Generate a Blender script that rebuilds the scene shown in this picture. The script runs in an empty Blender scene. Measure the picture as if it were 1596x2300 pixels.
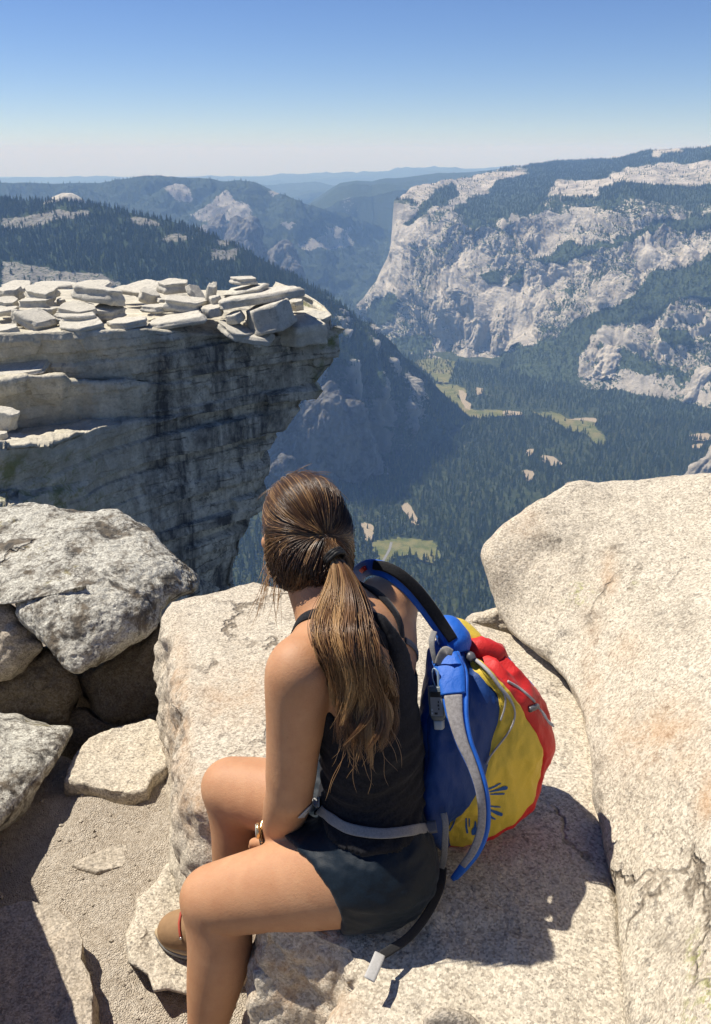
import bpy, bmesh, math, random
import numpy as np
from mathutils import Vector, Matrix
random.seed(5)
rng = np.random.default_rng(11)
R = math.radians
SC = bpy.context.scene
COL = SC.collection
# ------------------------------------------------------------------ camera geometry
PITCH = R(22.56); SP, CP = math.sin(PITCH), math.cos(PITCH)
FPX = 1950.0; CX, CY = 798.0, 1150.0          # picture measured at 1596 x 2300

def ray(x, y):
    x = np.asarray(x, float); y = np.asarray(y, float)
    a = (x - CX) / FPX; b = (y - CY) / FPX
    return np.stack([a, CP - SP * b, -(SP + CP * b)], -1)
def at(x, y, s):                     # point at camera-axis depth s
    return ray(x, y) * np.asarray(s, float)[..., None]
def atY(x, y, Y):                    # point at forward ground distance Y
    r = ray(x, y); return r * (np.asarray(Y, float) / r[..., 1])[..., None]
def atZ(x, y, z):                    # point at height z
    r = ray(x, y); return r * (np.asarray(z, float) / r[..., 2])[..., None]
def proj(P):
    P = np.asarray(P, float)
    s = P[..., 1] * CP - P[..., 2] * SP
    b = (-P[..., 2] * CP - P[..., 1] * SP) / s
    return CX + FPX * P[..., 0] / s, CY + FPX * b, s

# ------------------------------------------------------------------ noise
def _hash(i, j, k, seed):
    n = (i.astype(np.uint32) * np.uint32(374761393) + j.astype(np.uint32) * np.uint32(668265263)
         + k.astype(np.uint32) * np.uint32(2246822519) + np.uint32(seed * 3266489917 & 0xffffffff))
    n = (n ^ (n >> np.uint32(13))) * np.uint32(1274126177)
    n = (n ^ (n >> np.uint32(16))) * np.uint32(2654435761)
    n = n ^ (n >> np.uint32(15))
    return n.astype(np.float64) / 2147483647.5 - 1.0
def vnoise(p, seed=0):               # gradient noise, about -1..1
    p = np.asarray(p, float)
    f = np.floor(p); d = p - f; t = d * d * d * (d * (d * 6 - 15) + 10)
    f = f.astype(np.int64); i, j, k = f[..., 0], f[..., 1], f[..., 2]
    x, y, z = t[..., 0], t[..., 1], t[..., 2]; dx, dy, dz = d[..., 0], d[..., 1], d[..., 2]
    def h(a, b, c):
        q = _hash(i + a, j + b, k + c, seed); q2 = q * 57.31; q2 = (q2 - np.floor(q2)) * 2 - 1; q3 = q * 911.7; q3 = (q3 - np.floor(q3)) * 2 - 1
        return q * (dx - a) + q2 * (dy - b) + q3 * (dz - c)
    x00 = h(0, 0, 0) * (1 - x) + h(1, 0, 0) * x; x10 = h(0, 1, 0) * (1 - x) + h(1, 1, 0) * x
    x01 = h(0, 0, 1) * (1 - x) + h(1, 0, 1) * x; x11 = h(0, 1, 1) * (1 - x) + h(1, 1, 1) * x
    return 1.5 * ((x00 * (1 - y) + x10 * y) * (1 - z) + (x01 * (1 - y) + x11 * y) * z)
def fbm(p, o=4, seed=0, gain=.5):
    p = np.asarray(p, float); v = 0; a = 1; tot = 0
    for q in range(o):
        v = v + a * vnoise(p * 2 ** q + 17.3 * q, seed + q); tot += a; a *= gain
    return v / tot
def ridged(p, o=4, seed=0, gain=.55):
    p = np.asarray(p, float); v = 0; a = 1; tot = 0
    for q in range(o):
        v = v + a * (1 - 2 * np.abs(vnoise(p * 2 ** q + 9.1 * q, seed + q))); tot += a; a *= gain
    return v / tot
def billow(p, o=5, seed=0, gain=.52):   # round swells parted by sharp creases
    p = np.asarray(p, float); v = 0; a = 1; tot = 0
    for q in range(o):
        v = v + a * (np.abs(vnoise(p * 2.07 ** q + 9.1 * q, seed + q)) * 2.6 - .75); tot += a; a *= gain
    return v / tot
def sstep(e0, e1, x):
    t = np.clip((x - e0) / (e1 - e0), 0, 1); return t * t * (3 - 2 * t)

# ------------------------------------------------------------------ objects
def tag(o, label=None, cat=None, group=None, kind=None):
    if label: o['label'] = label
    if cat: o['category'] = cat
    if group: o['group'] = group
    if kind: o['kind'] = kind
    return o
def link(name, me, mat=None, parent=None):
    o = bpy.data.objects.new(name, me); COL.objects.link(o)
    if mat is not None and me is not None:
        for m in (mat if isinstance(mat, (list, tuple)) else [mat]): me.materials.append(m)
    if parent is not None: o.parent = parent
    return o
def mesh(name, V, F, mat=None, parent=None, smooth=True, attrs=None):
    me = bpy.data.meshes.new(name)
    V = np.asarray(V, np.float32)
    if isinstance(F, np.ndarray):
        n, k = F.shape
        me.vertices.add(len(V)); me.vertices.foreach_set('co', V.ravel())
        me.loops.add(n * k); me.loops.foreach_set('vertex_index', F.astype(np.int32).ravel())
        me.polygons.add(n); me.polygons.foreach_set('loop_start', np.arange(0, n * k, k, dtype=np.int32))
        me.update(calc_edges=True)
    else:
        me.from_pydata(V.tolist(), [], F); me.update()
    me.validate()
    me.polygons.foreach_set('use_smooth', [smooth] * len(me.polygons))
    for an, av in (attrs or {}).items():
        av = np.asarray(av, np.float32)
        if av.ndim == 1:
            me.attributes.new(an, 'FLOAT', 'POINT').data.foreach_set('value', av)
        else:
            me.attributes.new(an, 'FLOAT_COLOR', 'POINT').data.foreach_set('color', np.c_[av, np.ones(len(av))].astype(np.float32).ravel())
    return link(name, me, mat, parent)
def empty(name, loc=(0, 0, 0)):
    o = bpy.data.objects.new(name, None); COL.objects.link(o); o.location = loc
    o.empty_display_size = .05; return o
def gridF(m, n, wrap=False, flip=False):
    nn = n if wrap else n - 1
    i, j = np.meshgrid(np.arange(m - 1), np.arange(nn), indexing='ij')
    j2 = (j + 1) % n
    F = np.stack([i * n + j, i * n + j2, (i + 1) * n + j2, (i + 1) * n + j], -1).reshape(-1, 4)
    return F[:, ::-1] if flip else F
def resample(pts, n, par=None):
    pts = np.asarray(pts, float)
    if par is None:
        d = np.r_[0, np.cumsum(np.linalg.norm(np.diff(pts[:, :2], axis=0), axis=1))]
        par = d / max(d[-1], 1e-9)
    t = np.linspace(0, 1, n)
    return np.stack([np.interp(t, par, pts[:, k]) for k in range(pts.shape[1])], -1)
def catmull(pts, n, closed=False):
    """smooth curve through pts sampled at n points (chord parameter)"""
    P = np.asarray(pts, float)
    if closed: P = np.vstack([P[-1], P, P[0], P[1]])
    else: P = np.vstack([2 * P[0] - P[1], P, 2 * P[-1] - P[-2]])
    d = np.linalg.norm(np.diff(P, axis=0), axis=1) ** .5 + 1e-9
    T = np.r_[0, np.cumsum(d)]
    m = len(P)
    seg = T[1:m - 1]
    t = np.linspace(seg[0], seg[-1], n, endpoint=not closed)
    i = np.clip(np.searchsorted(seg, t, side='right') - 1, 0, len(seg) - 2) + 1
    t0, t1, t2, t3 = T[i - 1], T[i], T[i + 1], T[i + 2]
    p0, p1, p2, p3 = P[i - 1], P[i], P[i + 1], P[i + 2]
    f = lambda a, b, ta, tb: ((tb - t) / (tb - ta))[:, None] * a + ((t - ta) / (tb - ta))[:, None] * b
    A1, A2, A3 = f(p0, p1, t0, t1), f(p1, p2, t1, t2), f(p2, p3, t2, t3)
    return f(f(A1, A2, t0, t2), f(A2, A3, t1, t3), t1, t2)
def normals(G):
    du = np.gradient(G, axis=1); dv = np.gradient(G, axis=0)
    n = np.cross(du, dv); return n / (np.linalg.norm(n, axis=-1, keepdims=True) + 1e-12)
def inpoly(px, py, poly):
    poly = np.asarray(poly, float); x, y = np.asarray(px, float), np.asarray(py, float)
    r = np.zeros(x.shape, bool); j = len(poly) - 1
    for i in range(len(poly)):
        xi, yi = poly[i]; xj, yj = poly[j]
        c = ((yi > y) != (yj > y)) & (x < (xj - xi) * (y - yi) / (yj - yi + 1e-12) + xi)
        r ^= c; j = i
    return r
def tubeVF(path, rad, k=8, caps=True, flat=None, off=0):
    """tube along path; rad scalar or per point; flat=(normal, w, h) gives a ribbon section"""
    P = np.asarray(path, float); n = len(P)
    T = np.gradient(P, axis=0); T /= np.linalg.norm(T, axis=1, keepdims=True) + 1e-12
    if flat is not None:
        up = np.broadcast_to(np.asarray(flat[0], float), P.shape)
    else:
        up = np.zeros_like(P); up[:] = (0.31, 0.22, 0.92)
    B = np.cross(T, up); bad = np.linalg.norm(B, axis=1) < 1e-4; B[bad] = np.cross(T[bad], (1, .1, 0))
    B /= np.linalg.norm(B, axis=1, keepdims=True) + 1e-12
    N = np.cross(B, T)
    a = np.arange(k) / k * 2 * np.pi
    if flat is None:
        r = np.broadcast_to(np.asarray(rad, float), (n,))
        V = P[:, None] + (np.cos(a)[None, :, None] * B[:, None] + np.sin(a)[None, :, None] * N[:, None]) * r[:, None, None]
    else:
        w = np.broadcast_to(np.asarray(flat[1], float), (n,)); h = np.broadcast_to(np.asarray(flat[2], float), (n,))
        ca = np.sign(np.cos(a)) * np.abs(np.cos(a)) ** .5; sa = np.sign(np.sin(a)) * np.abs(np.sin(a)) ** .5
        V = P[:, None] + ca[None, :, None] * B[:, None] * w[:, None, None] * .5 + sa[None, :, None] * N[:, None] * h[:, None, None] * .5
    V = V.reshape(-1, 3); F = gridF(n, k, True, True).tolist()
    if caps:
        F.append(list(range(k))); F.append(list(range((n - 1) * k, n * k))[::-1])
    return V, [[q + off for q in f] for f in F]
def tube(name, path, rad, mat, parent=None, k=8, flat=None, n=None):
    if n: path = catmull(path, n)
    V, F = tubeVF(path, rad, k, True, flat)
    return mesh(name, V, F, mat, parent)

# ------------------------------------------------------------------ materials
class NT:
    def __init__(s, name):
        s.m = bpy.data.materials.new(name); s.m.use_nodes = True; s.t = s.m.node_tree; s.t.nodes.clear()
        s.out = s.t.nodes.new('ShaderNodeOutputMaterial')
    def n(s, kind, **kw):
        nd = s.t.nodes.new('ShaderNode' + kind)
        for k, v in kw.items():
            if k.startswith('i_'):
                key = k[2:].replace('_', ' ')
                sock = nd.inputs[int(key)] if key.isdigit() else nd.inputs[key]
                s.set(sock, v)
            else: setattr(nd, k, v)
        return nd
    def set(s, sock, v):
        if isinstance(v, bpy.types.NodeSocket): s.t.links.new(v, sock)
        elif isinstance(v, bpy.types.Node): s.t.links.new(v.outputs[0], sock)
        elif isinstance(v, (tuple, list)) and sock.type == 'RGBA': sock.default_value = (*v[:3], 1)
        else: sock.default_value = v
    def noise(s, scale, detail=4, rough=.55, vec=None, dist=0):
        nd = s.n('TexNoise', i_Scale=scale, i_Detail=detail, i_Roughness=rough, i_Distortion=dist)
        if vec is not None: s.set(nd.inputs['Vector'], vec)
        return nd.outputs['Fac']
    def voro(s, scale, vec=None, feature='F1', out='Distance', rnd=1):
        nd = s.n('TexVoronoi', feature=feature, i_Scale=scale, i_Randomness=rnd)
        if vec is not None: s.set(nd.inputs['Vector'], vec)
        return nd.outputs[out]
    def ramp(s, fac, stops, interp='LINEAR'):
        nd = s.n('ValToRGB', i_Fac=fac); cr = nd.color_ramp; cr.interpolation = interp
        while len(cr.elements) < len(stops): cr.elements.new(.5)
        for e, (p, c) in zip(cr.elements, stops):
            e.position = p; e.color = (*c, 1) if isinstance(c, (tuple, list)) else (c, c, c, 1)
        return nd.outputs['Color']
    def mix(s, fac, a, b, mode='MIX'):
        nd = s.n('Mix', data_type='RGBA', blend_type=mode)
        s.set(nd.inputs[0], fac); s.set(nd.inputs[6], a); s.set(nd.inputs[7], b)
        return nd.outputs[2]
    def math(s, op, a, b=0.0, c=None):
        nd = s.n('Math', operation=op); s.set(nd.inputs[0], a); s.set(nd.inputs[1], b)
        if c is not None: s.set(nd.inputs[2], c)
        return nd.outputs[0]
    def attr(s, name, out='Fac'):
        return s.n('Attribute', attribute_name=name).outputs[out]
    def pos(s, scale=None):
        v = s.n('TexCoord').outputs['Object']
        if scale is None: return v
        return s.n('Mapping', i_Vector=v, i_Scale=scale).outputs[0]
    def bump(s, h, strength=.5, dist=.01, normal=None):
        nd = s.n('Bump', i_Strength=strength, i_Distance=dist, i_Height=h)
        if normal is not None: s.set(nd.inputs['Normal'], normal)
        return nd.outputs[0]
    def done(s, color, rough=.8, normal=None, spec=.3, **kw):
        b = s.n('BsdfPrincipled', i_Base_Color=color, i_Roughness=rough)
        b.inputs['Specular IOR Level'].default_value = spec
        for k, v in kw.items(): s.set(b.inputs[k.replace('_', ' ')], v)
        if normal is not None: s.set(b.inputs['Normal'], normal)
        s.set(s.out.inputs['Surface'], b.outputs[0]); return s.m
def plain(name, c, rough=.6, spec=.4, var=.12, scale=60, bump=0, **kw):
    t = NT(name); f = t.noise(scale, 4, vec=t.pos())
    col = t.mix(f, tuple(q * (1 - var) for q in c), tuple(min(1, q * (1 + var)) for q in c))
    return t.done(col, rough, t.bump(f, bump, .004) if bump else None, spec, **kw)

# ------------------------------------------------------------------ camera, sky, sun
cam = bpy.data.cameras.new('camera'); camo = bpy.data.objects.new('camera', cam); COL.objects.link(camo)
cam.sensor_fit = 'VERTICAL'; cam.sensor_height = 24; cam.lens = FPX / 2300 * 24
cam.clip_start = .05; cam.clip_end = 200000
camo.rotation_euler = (math.pi / 2 - PITCH, 0, 0); SC.camera = camo
SUN = np.array([-.47, .21, .83]); SUN /= np.linalg.norm(SUN)
w = bpy.data.worlds.new("World"); SC.world = w; w.use_nodes = True
wt = w.node_tree; bg = wt.nodes['Background']
sky = wt.nodes.new('ShaderNodeTexSky'); sky.sky_type = 'NISHITA'; sky.sun_disc = False
sky.sun_elevation = math.asin(SUN[2]); sky.sun_rotation = math.atan2(SUN[0], SUN[1])
sky.altitude = 2600; sky.air_density = 1.0; sky.dust_density = .35; sky.ozone_density = 3.0
hs = wt.nodes.new('ShaderNodeHueSaturation'); hs.inputs['Saturation'].default_value = 1.14; hs.inputs['Hue'].default_value = .506
wt.links.new(sky.outputs[0], hs.inputs['Color']); tn = wt.nodes.new('ShaderNodeMix'); tn.data_type = 'RGBA'; tn.blend_type = 'MULTIPLY'; tn.inputs[0].default_value = 1; tn.inputs[7].default_value = (.92, .935, 1.06, 1)
wt.links.new(hs.outputs[0], tn.inputs[6]); wt.links.new(tn.outputs[2], bg.inputs[0]); bg.inputs[1].default_value = .074
sl = bpy.data.lights.new('sun', 'SUN'); sl.energy = 5.0; sl.angle = R(.55); sl.color = (1, .94, .84)
so = bpy.data.objects.new('sun', sl); COL.objects.link(so); so.location = (-20, 10, 40)
so.rotation_euler = Vector(SUN).to_track_quat('Z', 'Y').to_euler()
SC.view_settings.view_transform = 'Standard'; SC.view_settings.look = 'None'
SC.view_settings.exposure = .48; SC.view_settings.gamma = 1
SC.cycles.max_bounces = 5; SC.cycles.diffuse_bounces = 3; SC.cycles.glossy_bounces = 2
SC.cycles.transmission_bounces = 3; SC.cycles.volume_bounces = 2; SC.cycles.transparent_max_bounces = 4
SC.cycles.caustics_reflective = False; SC.cycles.caustics_refractive = False
# ================================================================== LANDSCAPE
ZF = -1475.0
def floorpt(x, y): return atZ(x, y, ZF)
def massif(rows, n, steps, smooth=2):
    """rows: list of [(x, y, Y or None)] ; None = on the valley floor. steps: rows of quads between."""
    RW = []
    for r in rows:
        pts = np.array([floorpt(x, y) if Y is None else atY(x, y, Y) for x, y, Y in r])
        px = np.array([(x, y) for x, y, Y in r], float)
        d = np.r_[0, np.cumsum(np.linalg.norm(np.diff(px, axis=0), axis=1))]; d /= d[-1]
        t = np.linspace(0, 1, n)
        RW.append(np.stack([np.interp(t, d, pts[:, k]) for k in range(3)], -1))
    G = []
    for a, b, k in zip(RW[:-1], RW[1:], steps):
        for q in range(k): G.append(a + (b - a) * (q / k))
    G.append(RW[-1]); G = np.array(G)
    for _ in range(smooth):
        H = G.copy()
        H[1:-1] = (G[:-2] + 2 * G[1:-1] + G[2:]) / 4; G = H.copy()
        H[:, 1:-1] = (G[:, :-2] + 2 * G[:, 1:-1] + G[:, 2:]) / 4; G = H
    return G
def polymask(px, py, polys):
    m = np.zeros(px.shape, bool)
    for p in polys: m |= inpoly(px, py, p)
    return m
def z1(*p): return [(x * .5, 270.5 + y * .5) for x, y in p]
def z2(*p): return [(798 + x * .5, 270.5 + y * .5) for x, y in p]
def z4(*p): return [(595.1 + x * .6272, 777.7 + y * .6272) for x, y in p]
def soft(mask, k=3):
    m = mask.astype(float)
    for _ in range(k):
        q = m.copy(); q[1:-1, 1:-1] = (m[1:-1, 1:-1] * 2 + m[:-2, 1:-1] + m[2:, 1:-1] + m[1:-1, :-2] + m[1:-1, 2:]) / 6; m = q
    return m

# --- rounded rock masses: outline + real depth and thickness
def boulder(name, poly, s, front, back, mat, amp=(0, 1), nt=220, nr=70, c=None, p=2.6, seed=0, parent=None, fn=None, attrs=None, sharp=.0, keep=False, lam=.15):
    """closed boulder: star-shaped outline (pixels), axis depth s (number or list of (x,y,s)), bulge towards / away from us in m"""
    poly = np.array(poly, float)
    c = np.array(c if c is not None else poly.mean(0), float)
    per = catmull(poly, nt * 4, True) if sharp < .5 else resample(np.vstack([poly, poly[:1]]), nt * 4 + 1)[:-1]
    ang = np.unwrap(np.arctan2(per[:, 1] - c[1], per[:, 0] - c[0]))
    if ang[-1] < ang[0]: per = per[::-1]; ang = ang[::-1]
    ang = np.maximum.accumulate(ang + np.arange(len(ang)) * 1e-7)
    d = np.r_[0, np.cumsum(np.linalg.norm(np.diff(np.vstack([per, per[:1]]), axis=0), axis=1))]
    tt = np.linspace(0, d[-1], nt, endpoint=False)
    out = np.stack([np.interp(tt, d, np.r_[per[:, k], per[0, k]]) for k in (0, 1)], -1)
    def depth(x, y):
        if np.isscalar(s): return np.full(x.shape, float(s))
        S = np.array(s, float); X = S[:, :2] / 400.; n_ = len(S)
        def U(d2): return np.where(d2 > 1e-12, d2 * np.log(d2 + 1e-12), 0)
        K = U(((X[:, None] - X[None]) ** 2).sum(-1)) + np.eye(n_) * lam
        Pm = np.c_[np.ones(n_), X]; L = np.block([[K, Pm], [Pm.T, np.zeros((3, 3))]])
        w = np.linalg.solve(L, np.r_[S[:, 2], 0, 0, 0])
        Q = np.stack([x, y], -1) / 400.
        return U(((Q[..., None, :] - X) ** 2).sum(-1)) @ w[:n_] + w[n_] + Q @ w[n_ + 1:]
    V = []; th = np.linspace(0, np.pi / 2, nr)
    rad = np.sin(th)[::-1]                # 1 .. 0
    for side, bl in ((-1, front), (1, back)):
        for q, r in enumerate(rad):
            if side == 1 and (q == 0): continue
            xy = c + (out - c) * r
            bulge = bl * (1 - r ** p) ** (1 / p)
            V.append(at(xy[:, 0], xy[:, 1], depth(xy[:, 0], xy[:, 1]) + side * bulge))
    nf = nr
    Fr = np.array(V[:nf][::-1])                        # centre front -> rim
    Bk = np.array(V[nf:])                              # rim+1 -> centre back
    G = np.concatenate([Fr, Bk], 0)
    G = np.concatenate([G[:1].mean(1, keepdims=True).repeat(nt, 1) * .0 + G[:1], G[1:]], 0)
    N = np.cross(np.roll(G, -1, 1) - np.roll(G, 1, 1), np.gradient(G, axis=0)); N /= np.linalg.norm(N, axis=-1, keepdims=True) + 1e-12
    cen = G.reshape(-1, 3).mean(0)
    if ((G - cen) * N).sum() < 0: N = -N
    N[0] = N[1].mean(0); N[-1] = N[-2].mean(0)
    N /= np.linalg.norm(N, axis=-1, keepdims=True) + 1e-12
    if fn is not None: G = fn(G, N)
    if amp[0]:
        G = G + N * ((fbm(G / amp[1], 5, seed, .52) * amp[0] * 1.3)[..., None])
    F = gridF(*G.shape[:2], wrap=True)
    o = mesh(name, G.reshape(-1, 3), F, mat, parent)
    if keep: return o, G
    return o
# ================================================================== LANDSCAPE
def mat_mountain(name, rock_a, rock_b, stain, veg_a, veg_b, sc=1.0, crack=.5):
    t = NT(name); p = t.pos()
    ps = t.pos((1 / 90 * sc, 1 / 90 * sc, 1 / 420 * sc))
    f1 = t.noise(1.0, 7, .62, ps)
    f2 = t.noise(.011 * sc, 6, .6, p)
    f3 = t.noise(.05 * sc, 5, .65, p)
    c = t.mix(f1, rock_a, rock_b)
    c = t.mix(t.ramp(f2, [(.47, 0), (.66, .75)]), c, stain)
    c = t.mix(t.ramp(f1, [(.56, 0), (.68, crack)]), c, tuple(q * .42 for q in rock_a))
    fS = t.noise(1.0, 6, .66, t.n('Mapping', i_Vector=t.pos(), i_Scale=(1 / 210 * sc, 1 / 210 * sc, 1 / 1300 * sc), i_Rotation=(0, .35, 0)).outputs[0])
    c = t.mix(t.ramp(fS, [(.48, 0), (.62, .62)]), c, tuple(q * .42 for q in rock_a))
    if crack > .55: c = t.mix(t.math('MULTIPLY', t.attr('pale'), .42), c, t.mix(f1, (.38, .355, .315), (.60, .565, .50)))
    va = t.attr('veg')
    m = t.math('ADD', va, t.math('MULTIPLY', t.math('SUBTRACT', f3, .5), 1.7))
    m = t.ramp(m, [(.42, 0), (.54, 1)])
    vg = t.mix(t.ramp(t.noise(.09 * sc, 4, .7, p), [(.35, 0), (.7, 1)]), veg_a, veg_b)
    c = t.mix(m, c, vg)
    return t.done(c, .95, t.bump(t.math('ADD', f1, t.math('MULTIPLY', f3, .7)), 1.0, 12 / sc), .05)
M_NORTH = mat_mountain('granite wall', (.30, .275, .24), (.58, .54, .47), (.215, .205, .19), (.028, .044, .026), (.075, .095, .045), 1.0, .6)
M_RIDGE = mat_mountain('wooded granite', (.050, .052, .050), (.26, .25, .215), (.03, .033, .032), (.022, .038, .020), (.06, .08, .035), 1.3, .6)  # rock tones lowered to paint in the valley wall's shade
M_FAR = mat_mountain('far slope', (.26, .25, .235), (.36, .345, .32), (.20, .20, .19), (.030, .045, .030), (.05, .065, .04), .6, .45)

# --- ground: one sheet out to the horizon
rr = np.concatenate([np.linspace(900, 9000, 220), np.geomspace(9200, 57000, 50)])
th = np.linspace(R(-50), R(50), 240)
rg, tg = np.meshgrid(rr, th, indexing='ij')
GV = np.stack([rg * np.sin(tg), rg * np.cos(tg), np.full_like(rg, ZF)], -1)
GV[..., 2] += 5 * fbm(GV / 700, 3, 3) * sstep(900, 2500, rg) - 4
t = NT('valley floor'); p = t.pos()
f = t.noise(.03, 5, .6, p); f2 = t.noise(.004, 4, .6, p)
c = t.mix(t.ramp(f, [(.35, 0), (.65, 1)]), (.022, .034, .016), (.06, .072, .034))
c = t.mix(t.ramp(t.noise(.013, 5, .7, p), [(.62, 0), (.70, .8)]), c, (.14, .13, .075))
M_FLOOR = t.done(c, .95, t.bump(f, 1, 8), .05)
tag(mesh('ground', GV.reshape(-1, 3), gridF(*rg.shape, flip=True), M_FLOOR), kind='structure')

# --- north wall (El-Capitan side)
S0 = z2((175, 355), (250, 300), (380, 265), (450, 262), (560, 240), (700, 205), (800, 190), (900, 182), (1000, 178), (1090, 170), (1150, 172),
        (1250, 150), (1330, 132), (1450, 122), (1522, 122), (1596, 108), (1760, 100))
SY = [8000, 8500, 9200, 9800, 10800, 11600, 12000, 12000, 12000, 11800, 11600, 11300, 11000, 10800, 10600, 10500, 10400]
rows = [[(x, y, Y) for (x, y), Y in zip(S0, SY)],
 [(884, 455, 7850), (940, 468, 7750), (1000, 488, 7550), (1060, 500, 7400), (1130, 500, 7350), (1200, 480, 7300), (1260, 450, 7400), (1330, 462, 7100), (1420, 440, 7000), (1500, 470, 6900), (1596, 470, 6800), (1690, 470, 6700)],
 [(877, 560, 7700), (930, 590, 7380), (1000, 600, 7230), (1080, 605, 7130), (1160, 590, 7000), (1260, 570, 6900), (1340, 560, 6650), (1430, 535, 6500), (1510, 550, 6400), (1596, 530, 6300), (1690, 530, 6200)],
 [(845, 632, 7720), (900, 680, 7220), (980, 690, 7020), (1060, 690, 6950), (1150, 690, 6800), (1240, 690, 6620), (1330, 660, 6380), (1420, 620, 6200), (1500, 630, 6050), (1596, 605, 5950), (1690, 600, 5850)],
 [(798, 688, 7850), (880, 770, 7200), (960, 760, 6980), (1050, 790, 6800), (1130, 800, 6680), (1215, 745, 6500), (1300, 705, 6250), (1400, 680, 6050), (1500, 685, 5880), (1596, 665, 5750), (1690, 660, 5650)],
 [(796, 700, None), (880, 792, None), (960, 802, None), (1050, 815, None), (1130, 835, None), (1210, 855, None), (1290, 872, None), (1400, 882, None), (1500, 900, None), (1596, 925, None), (1690, 930, None)],
 [(790, 715, None), (890, 830, None), (1050, 850, None), (1250, 890, None), (1400, 930, None), (1690, 980, None)]]
G = massif(rows, 620, [100, 110, 110, 110, 90, 6], 3)
px0, py0, _ = proj(G)
px0 = px0 + 26 * fbm(G / 240, 5, 81, .6); py0 = py0 + 17 * fbm(G / 240, 5, 82, .6)
veg = soft(polymask(px0, py0, [
 z2((280, 440), (300, 370), (380, 290), (440, 280), (465, 320), (420, 370), (350, 390), (300, 440), (240, 480), (215, 470)),
 z2((485, 420), (500, 370), (600, 320), (640, 270), (720, 250), (800, 230), (900, 250), (880, 300), (850, 340), (820, 400), (700, 430), (560, 440)),
 z2((450, 262), (560, 240), (700, 205), (900, 180), (1090, 168), (1150, 170), (1330, 130), (1330, 170), (1480, 130), (1800, 80), (1800, 170), (1596, 175), (1480, 190), (1300, 195), (1130, 240), (1100, 270), (900, 260), (800, 230), (700, 215)),
 z2((1100, 290), (1200, 280), (1400, 290), (1800, 290), (1800, 380), (1500, 350), (1400, 340), (1200, 350), (1130, 400), (1060, 390), (1090, 330)),
 z2((1160, 540), (1250, 500), (1400, 460), (1800, 360), (1800, 430), (1450, 480), (1300, 520), (1180, 560)),
 z2((330, 1180), (430, 1130), (500, 1090), (700, 1045), (880, 960), (1000, 890), (1100, 860), (1180, 830), (1250, 790), (1290, 700), (1340, 680), (1800, 480), (1800, 730), (1450, 810), (1370, 860), (1260, 890), (1130, 920), (1050, 960), (1010, 1050), (1000, 1200), (300, 1250)),
 z2((800, 600), (870, 590), (950, 520), (1000, 560), (1130, 550), (1200, 560), (1000, 600), (930, 640), (850, 640)),
 z2((560, 690), (640, 650), (640, 720), (580, 730)), z2((680, 690), (760, 650), (740, 700), (660, 740)),
 z2((170, 980), (250, 960), (340, 950), (330, 1000), (280, 1050), (190, 1020)),
 z2((40, 880), (90, 800), (190, 780), (160, 900), (60, 960)), z2((1050, 980), (1250, 1050), (1400, 1100), (1300, 1140), (1080, 1080)),
 z2((1340, 930), (1500, 950), (1530, 990), (1420, 1000))]), 12)
lin = soft(polymask(px0, py0, [z2((1130, 245), (1300, 200), (1470, 190), (1450, 240), (1250, 270)), z2((1300, 280), (1596, 190), (1596, 260), (1400, 275)),
     z2((175, 350), (380, 265), (700, 235), (560, 300), (480, 370), (330, 420), (250, 360))]), 4)
N = normals(G); N *= np.sign(-N[..., 1:2] + 1e-9)
wp = np.stack([fbm(G / 500, 3, 71), fbm(G / 500, 3, 72), fbm(G / 500, 3, 73)], -1)
GW = G + wp * 130; tl = GW.copy(); tl[..., 0] += .35 * GW[..., 2]
H = billow(tl * np.array([1 / 300, 1 / 500, 1 / 1300]), 5, 4, .55); H2 = fbm(G / 800, 3, 9)
H3 = billow(GW * np.array([1 / 90, 1 / 140, 1 / 260]), 4, 14, .6); H4 = ridged(GW * np.array([1 / 500, 1 / 500, 1 / 150]), 4, 19)
cliff = sstep(440, 520, py0) * (1 - sstep(800, 860, py0))
edge = sstep(0, 12, np.arange(G.shape[1]))[None, :]
smo = sstep(-.12, .30, fbm(GW / np.array([520, 520, 800]) + 5, 3, 21))
HL = billow(tl * np.array([1 / 620, 1 / 900, 1 / 2600]) + 3, 3, 22, .5)
G2 = G + N * ((HL * 150 + H * 85 * (1 - .45 * smo) + H2 * 60 + H3 * 36 * (1 - .85 * smo) + H4 * 24 * (1 - .8 * smo)) * (.2 + .8 * cliff) * (1 - .6 * veg) * (.15 + .85 * edge))[..., None]
smo = smo * cliff
G2[-8:] = G[-8:]
sl_ = np.abs(normals(G2)[..., 2])
veg = np.clip(veg * .9 + (.10 + .25 * sstep(.0, -.35, H) + .50 * sstep(.62, .82, sl_) + .25 * sstep(.1, .5, H2)) * (1 - .75 * smo) * (1 - lin) * (py0 > 440) + .2 * (py0 < 440) * (1 - lin), 0, 1); veg[-7:] = 1
veg = np.maximum(veg, .36 * lin)
NWALL, NVEG = G2, veg
tag(mesh('hills', G2.reshape(-1, 3), gridF(*G2.shape[:2]), M_NORTH, attrs={'veg': veg.ravel(), 'pale': smo.ravel()}), kind='structure')

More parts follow.
